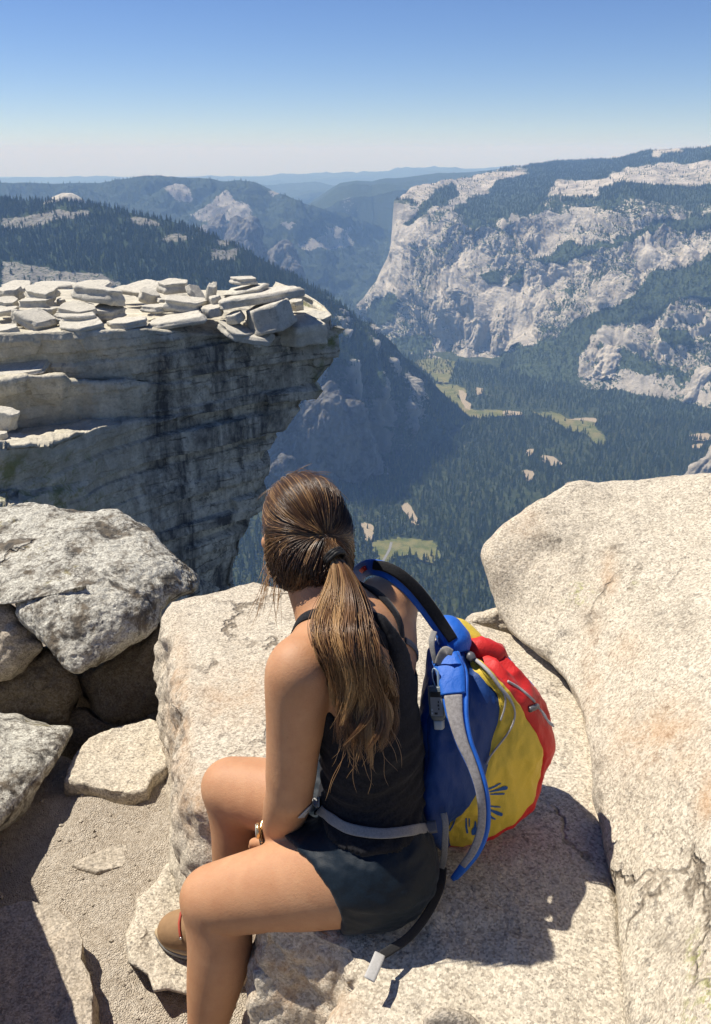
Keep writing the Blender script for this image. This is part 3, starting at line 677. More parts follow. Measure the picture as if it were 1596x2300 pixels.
# sheeting: layers tilt gently, each with its own setback, broken by joints
zz = G[..., 2] - .05 * G[..., 0] + .10 * fbm(G / 5, 3, 3)
th_ = .46
k0 = np.floor(zz / th_ + 1.25 * vnoise(np.c_[np.zeros(zz.size), np.zeros(zz.size), (zz / 1.1).ravel()].reshape(*zz.shape, 3), 8)).astype(int)
jx = np.floor(G[..., 0] / 1.9 + 7.13 * k0 + .6 * vnoise(G / 2, 6)).astype(int)
setb = _hash(k0, np.zeros_like(k0), np.zeros_like(k0), 5) * .21 + _hash(k0, jx, np.zeros_like(k0), 6) * .11
right = sstep(330, 520, px0)
blk = billow(G / np.array([1.7, 1.7, 2.6]), 4, 12, .55)
relief = setb * (.55 + 1.0 * right) + blk * .13 * (1 - .5 * right) + fbm(G / .5, 4, 9) * .03 + fbm(G / 4, 3, 2) * .2
fade = np.clip((np.arange(G.shape[0]) - 38) / 6., .10, 1)[:, None]
G2 = G + N * (relief * fade)[..., None]
stain = np.clip(sstep(230, 420, px0) * sstep(740, 800, py0) + .25, 0, 1) * (1 - .65 * sstep(600, 700, px0))
lich = np.clip(.36 * sstep(-.1, .4, fbm(G / 2.6, 3, 31)) + .45 * sstep(180, 420, px0), 0, 1) * (py0 > 735)
green = np.clip(sstep(1000, 1050, py0) * (1 - sstep(180, 260, px0)) + sstep(690, 730, px0) + .35 * sstep(0.1, .5, fbm(G / 3, 3, 44)), 0, 1) * (py0 > 730)
t_ = np.zeros(G.shape[:2])
o = mesh('cliff', G2.reshape(-1, 3), gridF(*G2.shape[:2]), M_CLIFF, attrs={'stain': stain.ravel(), 'lich': lich.ravel(), 'green': green.ravel(), 'lay': np.clip(.35 + sstep(250, 480, px0), 0, 1).ravel()})
tag(o, 'sheer layered granite cliff with dark water streaks jutting out over the valley', 'cliff')

# slabs lying on its top: (cx, cy, w, h, turn in picture, Y, tip, label)
t = NT('pale slab'); p = t.pos(); mid = t.noise(2.6, 6, .65, p); fine = t.noise(18, 4, .7, p)
c = t.mix(t.ramp(mid, [(.35, 0), (.68, 1)]), (.47, .44, .37), (.62, .58, .49))
c = t.mix(t.ramp(fine, [(.5, 0), (.72, .5)]), c, (.33, .31, .27))
c = t.mix(t.ramp(t.noise(3.2, 6, .75, p), [(.52, 0), (.64, .55)]), c, (.25, .235, .20))
c = t.mix(t.ramp(t.noise(24, 4, .75, p), [(.56, 0), (.66, .5)]), c, (.16, .15, .13))
M_SLAB = t.done(c, .9, t.bump(t.math('ADD', mid, t.math('MULTIPLY', fine, .5)), .7, .05), .15)
def slab_mesh(w, d, h, seed, taper=.8, layers=0, cuts=11):
    """weathered slab: flattened, chipped block with cleft sides"""
    r = np.random.default_rng(seed); k = r.integers(6, 9)
    a = (np.arange(k) + r.uniform(-.28, .28, k)) / k * 2 * np.pi
    rad = 1 / np.maximum(np.abs(np.cos(a)), np.abs(np.sin(a))) ** .95 * r.uniform(.82, 1.02, k)
    n = 72; out = resample(np.c_[np.r_[rad * np.cos(a), rad[0] * np.cos(a[0])], np.r_[rad * np.sin(a), rad[0] * np.sin(a[0])]], n + 1)[:-1]
    out = (out * 6 + np.roll(out, 1, 0) + np.roll(out, -1, 0)) / 8
    prof = [(0, 1.)] + [(q, 1.) for q in (.35, .7)] + [(.9, 1.), (.965, .985), (1, .93), (1, .86), (1, .9)]
    lev = []
    m = 9
    zs = np.linspace(-1, 1, m)
    tx, ty = r.uniform(-.25, .25, 2)
    for f in (.0, .25, .5, .75, .94): lev.append((f, -1))
    for z in zs: lev.append((1.0 - (.012 if abs(z) == 1 else 0), z))
    for f in (.94, .75, .5, .25, .0): lev.append((f, 1))
    V = []
    for f, z in lev:
        s_ = taper + (1 - taper) * (1 - z) / 2
        V.append(np.c_[out * f * s_ * .5 * np.array([w, d]), np.full(n, z * h / 2)])
    G = np.array(V)
    rim = np.array([f for f, _ in lev])[:, None]
    G[..., 2] += h * (tx * G[..., 0] / w + ty * G[..., 1] / d)
    off = r.uniform(0, 50, 3)
    cen = np.array([0, 0, 0]); D = G - cen; D[..., 2] *= .3; D /= np.linalg.norm(D, axis=-1, keepdims=True) + 1e-9
    lay = np.floor((G[..., 2] + .02 * fbm(G * 3 + off, 2, 1)) / max(h / 3.2, .05)).astype(int)
    cl = _hash(lay, np.zeros_like(lay), np.zeros_like(lay), seed) * .035 * min(w, d)
    side = (rim > .93)
    amp = min(w, d)
    G = G + D * (side * cl + fbm(G / (amp * .45) + off, 4, seed) * .085 * amp * rim)[..., None]
    G[..., 2] += fbm(G / (amp * .6) + off, 3, seed + 5) * .10 * h + fbm(G / (amp * .14) + off, 3, seed + 6) * .05 * h
    return G.reshape(-1, 3), gridF(*G.shape[:2], wrap=True)
SLABS = [
 # zoom coords of zoom3: cx, cy, w, h, angle(deg), Y, label
 (40, 165, 130, 62, 0, 31.0, 'pale slab at the left end of the ledge top, upper course'), (35, 208, 110, 44, 0, 30.2, 'pale slab at the left end of the ledge top, under another slab'),
 (20, 242, 120, 34, 2, 29.6, 'thin grey slab at the left edge below two thicker slabs'), (185, 163, 175, 58, 0, 30.6, 'thick squared slab left of the longest slab on the cliff top'),
 (162, 205, 150, 44, 0, 29.9, 'flat slab under the thick squared slab'), (425, 168, 300, 80, 3, 30.4, 'longest thick slab of the left heap with a pointed right end'),
 (410, 128, 170, 22, 2, 33.0, 'thin slab lying behind the longest thick slab'), (160, 282, 165, 62, 24, 28.6, 'tilted square block leaning in front of the left heap'),
 (78, 275, 70, 80, 5, 29.0, 'upright block in the shade left of the tilted square block'), (345, 262, 200, 36, -4, 29.0, 'low slab with a rounded right end below the longest slab'),
 (345, 232, 180, 36, 2, 29.4, 'slab stacked on the low rounded slab'), (215, 250, 90, 52, 3, 29.5, 'small slab wedged between the tilted block and the stacked slab'),
 (480, 240, 150, 50, 8, 30.0, 'shaded round stone under the point of the longest slab'), (362, 303, 220, 46, -4, 28.4, 'low front slab on the brink, left of two like it'),
 (560, 296, 190, 46, -3, 28.8, 'low front slab on the brink in the middle of the ledge'), (780, 282, 260, 50, -4, 29.5, 'long front slab with dark stains on the brink'),
 (40, 325, 110, 36, -2, 28.0, 'low slab on the brink at the left edge'), (660, 180, 110, 58, 22, 31.6, 'tilted pale block in the middle of the ledge top'),
 (762, 133, 145, 56, 4, 32.5, 'rounded boulder on the middle of the skyline heap'), (862, 165, 100, 34, 48, 31.8, 'narrow slab leaning against the rounded boulder'),
 (640, 140, 210, 30, -6, 33.6, 'thin slab lying behind the tilted pale block'), (820, 215, 190, 66, 8, 30.6, 'broad pale slab with a hollow in its top'),
 (700, 232, 130, 40, 6, 30.4, 'low stone in front of the tilted pale block'), (745, 192, 130, 22, 3, 31.6, 'thin slab under the rounded boulder'),
 (932, 166, 42, 88, 8, 31.0, 'upright egg-shaped stone standing alone'), (955, 205, 56, 62, -14, 30.6, 'pointed stone leaning by the egg-shaped stone'),
 (935, 242, 110, 50, 2, 30.2, 'squared block below the egg-shaped stone'), (1150, 180, 390, 62, -9, 30.8, 'long flat slab tilted up at the overhang tip'),
 (1085, 150, 220, 34, -8, 31.4, 'slab stacked on the long flat slab at the tip'), (1080, 108, 112, 36, -4, 31.4, 'topmost small slab of the stack at the tip'),
 (1195, 265, 250, 132, -12, 30.2, 'big pale block tilted over the brink'), (1035, 272, 92, 50, -16, 29.9, 'small stone under the long flat slab'),
 (1035, 330, 170, 50, 18, 29.7, 'slab sliding off the brink under the tilted block'), (1115, 345, 190, 44, 14, 29.9, 'grey slab wedged beneath the big tilted block'),
 (1320, 330, 240, 110, 2, 31.0, 'dark shaded block under the overhang tip'), (1400, 300, 130, 96, 2, 31.5, 'square grey block at the far tip of the overhang'),
 (1310, 215, 80, 50, 0, 32.5, 'small block behind the big tilted block'), (1142, 388, 40, 22, 0, 29.5, 'pebble-like stone on the brink near the tip'),
 (560, 150, 120, 26, 0, 34.5, 'thin far slab right of the longest slab'), (250, 128, 240, 24, 0, 34.5, 'thin far slab at the back of the left heap'), (80, 132, 150, 26, 0, 34.0, 'thin far slab at the back left corner'),
 (90, 492, 250, 26, -1, 27.6, 'flat slab lying on the middle left ledge'), (20, 718, 110, 92, 20, 25.6, 'rounded block at the left edge of the lower ledge'), (75, 815, 135, 48, 2, 25.2, 'small rounded stone on the lower ledge'),
 (10, 800, 60, 50, 0, 25.0, 'little stone at the left edge beside the rounded block'), (270, 202, 40, 30, 0, 30.4, 'small filler stone beneath the longest slab'), (1000, 300, 60, 30, 10, 30.1, 'little wedge stone under the small stone'),
]
for k, (cx_, cy_, w_, h_, an, Y, lab) in enumerate(SLABS):
    X, y = cx_ * .5085, 575 + cy_ * .5085
    P = atY(X, y, Y); s_ = P[1] * CP - P[2] * SP; m = .5085 * s_ / FPX
    wm, hm = w_ * m, h_ * m
    dm = wm * (.75 if wm < 2.2 else .5) + .15
    slope = .19 * dm * .55                       # part of the height seen is the sloping top
    hh = max(hm - slope, hm * .62)
    V, F = slab_mesh(wm * 1.04, dm, hh, 300 + k, taper=.9)
    ry = Matrix.Rotation(R(an + random.uniform(-4, 4)), 3, 'Y'); rx = Matrix.Rotation(R(random.uniform(-2, 11)), 3, 'X'); rz = Matrix.Rotation(R(random.uniform(-34, 34)), 3, 'Z')
    V = V @ np.array(ry @ rx @ rz).T
    o = mesh('rock_slab', V, F, M_SLAB if k not in (34,) else M_CLIFF); o.location = P
    tag(o, lab, 'rock', 'loose slabs on top of the cliff')

for k in range(36):                          # rubble between the slabs
    x = random.uniform(0, 640); f = random.random(); Y = 28.3 + 5.5 * f + x * .0035; y = 748 - 84 * f + random.uniform(-6, 4)
    P = atY(x, y, Y); w_ = random.uniform(.14, .42); V, F = slab_mesh(w_, w_ * random.uniform(.6, 1), w_ * random.uniform(.35, .7), 500 + k, taper=.8)
    V = V @ np.array(Matrix.Rotation(random.uniform(0, 6), 3, 'Z') @ Matrix.Rotation(random.uniform(-.4, .4), 3, 'X')).T
    o = mesh('stone', V, F, M_SLAB); o.location = P; tag(o, 'small loose stone lying among the pale slabs on the cliff top', 'stone', 'small stones among the slabs')
# ================================================================== FOREGROUND ROCKS AND GROUND
def granite(name, base_a, base_b, speck=.75, warm=.5, lichen=0.0, grain=1.0, bump=.7, moss=0.0):
    t = NT(name); p = t.pos()
    big = t.noise(2.2, 5, .6, p); mid = t.noise(9, 6, .65, p); fin = t.noise(95 * grain, 4, .75, p); spk = t.noise(170 * grain, 3, .65, p)
    c = t.mix(t.ramp(mid, [(.34, 0), (.66, 1)]), base_a, base_b)
    c = t.mix(t.math('MULTIPLY', t.ramp(big, [(.5, 0), (.68, 1)]), warm), c, (.50, .34, .20))
    c = t.mix(t.ramp(fin, [(.38, .8), (.54, 0)]), c, (.30, .26, .21))
    c = t.mix(t.ramp(t.noise(34 * grain, 4, .7, p), [(.46, 0), (.62, .38)]), c, (.33, .29, .235))
    c = t.mix(t.math('MULTIPLY', t.ramp(spk, [(.60, 0), (.66, 1)]), speck), c, (.06, .055, .05))
    cl = t.math('MULTIPLY', t.ramp(t.noise(26 * grain, 3, .65, p), [(.615, 0), (.66, 1)]), speck * .9)
    c = t.mix(cl, c, (.09, .08, .075))
    cr = t.n('SeparateColor', i_Color=t.voro(210 * grain, p, out='Color')).outputs[0]
    c = t.mix(.46, c, t.mix(t.ramp(cr, [(.12, 0), (.55, .6), (.9, 1)]), tuple(q * .42 for q in base_a), tuple(min(q * 1.22, .8) for q in base_b)))
    h = t.math('ADD', t.math('MULTIPLY', fin, .8), mid)
    if lichen:
        l2 = t.math('MULTIPLY', t.ramp(t.noise(42, 4, .75, p), [(.50, 0), (.60, 1)]), t.ramp(t.noise(4.5, 4, .6, p), [(.42, 0), (.58, .85)]))
        c = t.mix(t.math('MULTIPLY', l2, lichen), c, (.10, .085, .07))
        lm = t.math('MULTIPLY', t.ramp(t.noise(7, 7, .72, p, .4), [(.49, 0), (.585, 1)]), lichen)
        lc = t.mix(t.ramp(t.noise(17, 3, .6, p), [(.4, 0), (.6, 1)]), (.055, .05, .045), (.15, .12, .085))
        c = t.mix(lm, c, lc)
        gm = t.math('MULTIPLY', t.ramp(t.noise(4.3, 5, .7, p), [(.60, 0), (.66, .8)]), lichen)
        c = t.mix(gm, c, (.23, .19, .06))
    if moss:
        a = t.attr('moss'); gm = t.math('MULTIPLY', a, t.ramp(t.noise(55, 5, .75, p), [(.50, 0), (.58, 1)]))
        c = t.mix(t.math('MULTIPLY', gm, .7), c, (.30, .33, .07))
        d = t.math('MULTIPLY', t.attr('dark'), t.ramp(t.noise(38, 5, .75, p), [(.40, 0), (.58, 1)]))
        c = t.mix(d, c, (.10, .085, .065))
        br = t.math('MULTIPLY', t.attr('rust'), t.ramp(t.noise(13, 5, .7, p), [(.34, 0), (.6, .8)]))
        c = t.mix(br, c, (.44, .26, .13))
    wv = t.n('VectorMath', operation='ADD'); t.set(wv.inputs[0], p); nv = t.n('TexNoise', i_Scale=2.6, i_Detail=5.0, i_Roughness=.65); t.set(nv.inputs['Vector'], p)
    sv = t.n('VectorMath', operation='SCALE'); t.set(sv.inputs[0], nv.outputs['Color']); sv.inputs['Scale'].default_value = .55; t.set(wv.inputs[1], sv.outputs[0])
    ce = t.voro(1.25, wv.outputs[0], 'DISTANCE_TO_EDGE'); ck = t.math('MULTIPLY', t.ramp(ce, [(.0, 1), (.006, .8), (.016, 0)]), t.ramp(t.noise(2.1, 4, .6, p), [(.50, 0), (.60, 1)]))
    c = t.mix(t.math('MULTIPLY', ck, .75), c, (.12, .09, .06)); h = t.math('SUBTRACT', h, t.math('MULTIPLY', ck, 1.5))
    nb = t.bump(h, bump, .012)
    nb2 = t.bump(big, .4, .05, nb)
    return t.done(c, .9, nb2, .18)
M_GRAN = granite('sunlit granite', (.53, .455, .345), (.67, .59, .465), .8, .30, 0, 1.0, .7, 1)
M_GRAY = granite('rough pale granite', (.53, .50, .42), (.68, .645, .55), .7, .08, .95, .8, 1.0)
M_TAN = granite('tan granite', (.42, .36, .275), (.56, .49, .39), .7, .30, .0, 1.0, .8)
M_HOLLOW_SHADE = granite('granite with hollow shade', (.10, .08, .055), (.18, .145, .10), .6, .15, .0, 1.0, .8)  # granite darkened so the hollow's deep shade sits in its colour
def spots(G, lst):
    v = np.zeros(G.shape[:2]); x, y, s = proj(G)
    for cx, cy, rx, ry, a in lst:
        v = np.maximum(v, a * np.exp(-(((x - cx) / rx) ** 2 + ((y - cy) / ry) ** 2) * 1.2))
    return v.ravel()
def subst(o, G, dark=(), moss=(), rust=()):
    me = o.data
    for nm, l in (('dark', dark), ('moss', moss), ('rust', rust)):
        me.attributes.new(nm, 'FLOAT', 'POINT').data.foreach_set('value', spots(G, l).astype(np.float32))
ZS = -1.42                                  # level of the rock she sits on
# --- the ground between the rocks
gx, gy = np.meshgrid(np.linspace(-3.2, 2.6, 420), np.linspace(-1.6, 4.4, 480))
gz = -1.90 + .06 * np.sin(gx * 1.3 + .5) + .05 * (gy - 1.6) + .03 * fbm(np.stack([gx, gy, gx * 0], -1) * 2.2, 4, 3) + .016 * fbm(np.stack([gx, gy, gx * 0], -1) * 9, 4, 4)
gz -= .55 * sstep(2.42, 2.75, gy + .25 * (gx + 1.2)) * (1 - sstep(-.70, -.55, gx))
gz -= 4 * sstep(-1.1, -.85, gx) * sstep(2.75, 3.1, gy)
gz -= 1.2 * sstep(-.1, .5, gx) * sstep(2.2, 3.0, gy)
GG = np.stack([gx, gy, gz], -1)
t = NT('gravel'); p = t.pos(); vo = t.voro(260, p); vo2 = t.voro(230, p); n1 = t.noise(6, 5, .65, p); n2 = t.noise(60, 4, .75, p)
cc = t.voro(95, p, out='Color')
c = t.mix(t.ramp(n1, [(.35, 0), (.65, 1)]), (.50, .43, .335), (.63, .56, .45))
c = t.mix(.35, c, t.mix(t.n('SeparateColor', i_Color=cc).outputs[0], (.38, .30, .22), (.66, .58, .48)))
c = t.mix(t.ramp(n2, [(.38, .5), (.52, 0)]), c, (.30, .24, .175))
h = t.math('ADD', t.math('MULTIPLY', t.math('SUBTRACT', 1.0, vo), .9), t.math('MULTIPLY', n2, 1.2))
M_GRAVEL = t.done(c, .95, t.bump(h, .95, .010), .1)
tag(mesh('gravel_ground', GG.reshape(-1, 3), gridF(*GG.shape[:2]), M_GRAVEL), kind='structure')
# loose grit and pebbles on it (nobody could count them)
PV, PF = [], []
r = np.random.default_rng(3); nb = 0
ico = bmesh.new(); bmesh.ops.create_icosphere(ico, subdivisions=1, radius=1); IV = np.array([v.co[:] for v in ico.verts]); IF = np.array([[v.index for v in f.verts] for f in ico.faces]); ico.free()
for k in range(3200):
    x, y = r.uniform(-1.3, .15), r.uniform(1.0, 2.9); i = int((y + 1.6) / 6.0 * 479); j = int((x + 3.2) / 5.8 * 419)
    s_ = .0014 + .0075 * r.random() ** 6
    PV.append((IV * r.uniform(.65, 1.3, (len(IV), 1)) * np.array([1, r.uniform(.7, 1.1), .65])) * s_ + (x, y, gz[i, j] + s_ * .3)); PF.append(IF + nb); nb += len(IV)
tag(mesh('pebbles', np.concatenate(PV), np.concatenate(PF), M_TAN, smooth=False), 'scattered tan grit and pebbles lying on the sandy ground', 'gravel', kind='stuff')

def slabtop(pts, z=ZS): return np.array([atZ(x, y, (z if len(q) == 0 else q[0])) for x, y, *q in pts])
# --- the block she sits on: top sheet, then its left side going down
ledge = [(612, 1288, -1.40), (520, 1310, -1.41), (430, 1335, -1.42), (383, 1346, -1.43), (392, 1385, -1.43), (397, 1430, -1.43), (415, 1527, -1.43), (424, 1586), (424, 1640), (438, 1738), (462, 1790), (540, 1822), (610, 1855), (640, 1900), (640, 1960), (612, 2030), (598, 2078), (690, 2092), (780, 2135), (812, 2188), (770, 2235), (742, 2300), (715, 2420), (690, 2600)]
inner = [(830, 1340, -1.38), (800, 1360, -1.385), (780, 1390, -1.39), (760, 1420, -1.39), (760, 1460, -1.39), (765, 1500, -1.39), (775, 1550, -1.39), (780, 1600, -1.39), (790, 1660, -1.39), (800, 1740, -1.39), (830, 1820, -1.39), (870, 1900, -1.39), (900, 1960, -1.39), (920, 2000, -1.39), (950, 2040, -1.39), (980, 2090, -1.4), (990, 2140, -1.4), (1000, 2200, -1.4), (1000, 2300, -1.4), (1000, 2420, -1.4), (1000, 2600, -1.4)]
back = [(1030, 1392, -1.40), (1100, 1410, -1.42), (1160, 1425, -1.42), (1200, 1450, -1.42), (1255, 1500, -1.42), (1285, 1545, -1.42), (1312, 1600, -1.42), (1330, 1660, -1.42), (1345, 1720, -1.42), (1352, 1780, -1.42), (1358, 1850, -1.42), (1366, 1920, -1.42), (1374, 1990, -1.42), (1382, 2050, -1.42), (1390, 2110, -1.42), (1396, 2170, -1.42), (1400, 2230, -1.42), (1404, 2280, -1.42), (1408, 2340, -1.42), (1412, 2450, -1.42), (1416, 2600, -1.42)]
n = 460
A = resample(np.c_[slabtop(ledge)], n); B = resample(slabtop(inner), n); C = resample(slabtop(back), n)
out = np.gradient(A, axis=0); out = np.cross(out, (0, 0, 1.)); out /= np.linalg.norm(out, axis=1, keepdims=True)
if out[n // 3, 0] > 0: out = -out
for _ in range(25): out = (np.roll(out, 1, 0) + 2 * out + np.roll(out, -1, 0)) / 4
out[:6] = out[6]; out[-6:] = out[-7]
S1 = A + out * .03 + (0, 0, -.035); S2 = A + out * .06 + (0, 0, -.16); S3 = A + out * .09 + (0, 0, -.52); S4 = A + out * .02 + (0, 0, -.9)
C2 = C + (.10, .05, -.12); C2[:40] += (0, .12, -.5)
G = []
for a, b, k in ((S4, S3, 22), (S3, S2, 44), (S2, S1, 18), (S1, A, 10), (A, B, 110), (B, C, 120), (C, C2, 6)):
    for q in range(k): G.append(a + (b - a) * q / k)
G.append(C2); G = np.array(G)
# close the far end by bending the last columns down behind
for k, j in enumerate(range(0, 14)):
    f = (1 - j / 14.) ** 2
    G[:, j, 2] -= .75 * f; G[:, j, 1] += .14 * f
for _ in range(4):
    H = G.copy(); H[1:-1] = (G[:-2] + 2 * G[1:-1] + G[2:]) / 4; G = H
N = normals(G)
if N[150, 200, 2] < 0: N = -N
side = np.clip((98 - np.arange(len(G))) / 16., 0, 1)[:, None]
G2 = G + N * (fbm(G * 1.6, 3, 5) * .035 + fbm(G * 6, 4, 6) * (.010 + .022 * side) + fbm(G * 26, 3, 7) * (.0022 + .004 * side) + side * billow(G * 3.2, 4, 8) * .035)[..., None]
o = mesh('rock_ledge', G2.reshape(-1, 3), gridF(*G2.shape[:2]), M_GRAN)
if o.data.polygons[150 * (n - 1) + 200].normal.z < 0: o.data.flip_normals()
subst(o, G2, dark=[(1390, 2285, 0, 0, 0)][:0], rust=[(520, 1570, 90, 70, .5), (400, 1600, 30, 160, .9), (430, 1800, 40, 90, .8), (640, 2180, 120, 120, .8), (740, 2260, 90, 60, .6)], moss=[])
tag(o, 'broad sunlit granite block the woman sits on', 'rock')
# --- big boulder on the right
S = [(1125, 1372, 2.80), (1097, 1240, 2.82), (1160, 1425, 2.74), (1255, 1500, 2.50), (1312, 1600, 2.27), (1345, 1720, 2.10), (1358, 1850, 1.96), (1374, 1990, 1.82), (1390, 2110, 1.71), (1404, 2280, 1.56), (1412, 2450, 1.44),
     (1290, 1090, 2.95), (1450, 1075, 2.95), (1596, 1066, 2.85), (1900, 1050, 2.5), (1300, 1300, 2.66), (1450, 1300, 2.50), (1596, 1300, 2.35), (1450, 1500, 2.22), (1596, 1500, 2.05), (1450, 1700, 1.97), (1596, 1700, 1.82), (1480, 1900, 1.79), (1596, 1900, 1.66), (1500, 2100, 1.62), (1596, 2100, 1.50), (1500, 2300, 1.45), (1596, 2300, 1.35), (1900, 1700, 1.5), (1900, 2300, 1.15)]
o, G = boulder('boulder', [(1126, 1374), (1112, 1310), (1104, 1275), (1096, 1240), (1120, 1210), (1150, 1182), (1172, 1160), (1200, 1136), (1250, 1110), (1290, 1088), (1340, 1083), (1400, 1080), (1450, 1074), (1500, 1072), (1596, 1066), (1750, 1060), (1950, 1080), (2050, 1500), (2050, 2100), (2000, 2600), (1700, 2650), (1412, 2600), (1408, 2450), (1404, 2280), (1396, 2170), (1384, 2050), (1372, 1960), (1360, 1900), (1356, 1830), (1346, 1780), (1340, 1720), (1326, 1660), (1308, 1600), (1282, 1545), (1250, 1500), (1205, 1455), (1160, 1422)],
   S, .07, .55, M_GRAN, (.018, .5), nt=520, nr=170, c=(1540, 1600), p=5, seed=12, keep=True,
   fn=lambda G, N: G + N * ((fbm(G * 1.5, 3, 41) * .05 + billow(G * np.array([3, 3, 2]), 3, 42) * .012 + fbm(G * 8, 4, 43) * .011 + fbm(G * 30, 3, 44) * .0028)[..., None]))
subst(o, G, dark=[(1225, 1215, 60, 22, .9), (1385, 1235, 40, 26, .7), (1330, 1395, 30, 40, .5), (1480, 1390, 60, 30, .45), (1545, 1385, 22, 50, .6), (1300, 1250, 26, 60, .5), (1345, 1770, 14, 200, .55), (1500, 2120, 50, 40, .6), (1330, 1180, 60, 12, .3)],
      moss=[(1305, 1325, 26, 18, 1), (1295, 1352, 34, 10, .8), (1560, 2150, 20, 60, 1), (1590, 2230, 26, 70, 1), (1550, 2280, 20, 40, .8), (1420, 1310, 14, 10, .5)], rust=[(1480, 1650, 120, 90, .7), (1590, 1790, 30, 70, .9), (1370, 1300, 24, 60, .6), (1400, 1460, 60, 60, .35), (1330, 1500, 30, 180, .4), (1180, 1180, 40, 40, .4)])
tag(o, 'huge rounded granite boulder on the right beside the backpack', 'boulder')
o, G = boulder('rock', [(1045, 1400), (1058, 1384), (1090, 1374), (1128, 1364), (1170, 1385), (1185, 1430), (1150, 1432), (1100, 1414)], 2.9, .05, .3, M_GRAN, (.02, .12), nt=120, nr=40, seed=21, keep=True)
subst(o, G, dark=[(1100, 1395, 60, 14, .5)])
tag(o, 'small pale rock on the brink between the big boulder and the backpack', 'rock')
# --- lichened boulder on the left, propped over the dark hollow
S = [(150, 1135, 3.75), (300, 1160, 3.7), (440, 1300, 3.5), (0, 1150, 3.75), (0, 1250, 3.42), (180, 1510, 3.02), (120, 1490, 3.05), (230, 1480, 3.08), (330, 1420, 3.22), (180, 1330, 3.17), (300, 1320, 3.24), (80, 1380, 3.14), (400, 1330, 3.42), (-150, 1300, 3.45)]
o, G = boulder('boulder', [(-170, 1180), (-90, 1150), (0, 1141), (50, 1131), (100, 1129), (150, 1143), (200, 1150), (255, 1150), (300, 1167), (340, 1183), (358, 1215), (395, 1250), (430, 1280), (446, 1302), (442, 1325), (405, 1345), (372, 1368), (362, 1400), (335, 1424), (285, 1452), (235, 1486), (200, 1506), (165, 1512), (140, 1500), (110, 1462), (72, 1420), (40, 1380), (36, 1345), (0, 1350), (-60, 1370), (-170, 1340)],
   S, .10, .45, M_GRAY, (.02, .3), nt=420, nr=130, c=(195, 1320), p=3.2, seed=31, keep=True,
   fn=lambda G, N: G + N * ((billow(G * 2.2, 3, 52) * .022 + fbm(G * 9, 4, 53) * .012 + fbm(G * 38, 3, 54) * .0075)[..., None]))
tag(o, 'large pale boulder blotched with dark lichen, propped over the dark hollow', 'boulder')
# rocks in the hollow
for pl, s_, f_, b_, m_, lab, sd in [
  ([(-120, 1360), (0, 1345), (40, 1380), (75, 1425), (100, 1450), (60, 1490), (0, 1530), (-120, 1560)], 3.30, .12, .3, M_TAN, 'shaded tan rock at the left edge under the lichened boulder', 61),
  ([(-60, 1560), (0, 1525), (60, 1480), (110, 1455), (150, 1500), (172, 1530), (172, 1600), (150, 1640), (80, 1640), (-60, 1650)], 3.36, .12, .3, M_HOLLOW_SHADE, 'rock painted shade-dark in the hollow, left of the darkest gap', 62),
  ([(176, 1512), (230, 1480), (300, 1440), (365, 1400), (400, 1420), (400, 1600), (350, 1625), (280, 1650), (240, 1640), (200, 1590)], 3.42, .14, .3, M_HOLLOW_SHADE, 'dark block in the hollow touching the woman\'s rock', 63),
  ([(60, 1470), (200, 1440), (330, 1470), (330, 1680), (60, 1680)], 3.86, .10, .2, M_HOLLOW_SHADE, 'added shade-dark rock closing the very back of the hollow', 65),  # extra rock added to close a bright hole behind the others
  ([(100, 1640), (170, 1590), (240, 1620), (300, 1630), (360, 1600), (385, 1640), (300, 1690), (150, 1700)], 3.36, .06, .3, M_HOLLOW_SHADE, 'low shade-darkened rock at the bottom of the hollow', 64)]:
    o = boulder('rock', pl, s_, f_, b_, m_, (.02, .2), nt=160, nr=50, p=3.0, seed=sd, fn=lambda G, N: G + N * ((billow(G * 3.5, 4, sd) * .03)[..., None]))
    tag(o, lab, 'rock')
# rock lower left and its unseen bulk outside the frame, which throws the shade at the corner
S = [(0, 1600, 2.98), (155, 1640, 2.93), (100, 1740, 2.72), (0, 1870, 2.50), (60, 1680, 2.83), (-200, 1600, 2.75), (-200, 1900, 2.25)]
o = boulder('boulder', [(-420, 1640), (-260, 1570), (-100, 1575), (0, 1598), (45, 1606), (60, 1618), (110, 1628), (158, 1636), (152, 1662), (132, 1700), (100, 1742), (60, 1800), (20, 1850), (-5, 1872), (-60, 1900), (-200, 1960), (-420, 1900)],
   S, .10, .5, M_GRAY, (.02, .3), nt=320, nr=90, c=(-60, 1710), p=3.4, seed=71, fn=lambda G, N: G + N * ((billow(G * 2.4, 3, 72) * .02 + fbm(G * 30, 3, 74) * .006)[..., None]))
tag(o, 'rough grey boulder cut by the left edge above the shaded corner', 'boulder')
o = boulder('boulder', [(-640, 1560), (-430, 1470), (-300, 1480), (-225, 1525), (-190, 1610), (-150, 1720), (-116, 1836), (-80, 1980), (-60, 2200), (-120, 2420), (-350, 2560), (-640, 2400)],
   [(-225, 1525, 2.46), (-150, 1720, 2.15), (-116, 1836, 1.98), (-60, 2200, 1.72), (-120, 2420, 1.66), (-430, 1470, 2.5), (-640, 1560, 2.3), (-640, 2400, 1.6), (-400, 1900, 1.9)], .12, .5, M_TAN, (.02, .3), nt=220, nr=70, c=(-330, 1950), p=3, seed=76)
tag(o, 'boulder just outside the left edge that shades the corner', 'boulder')
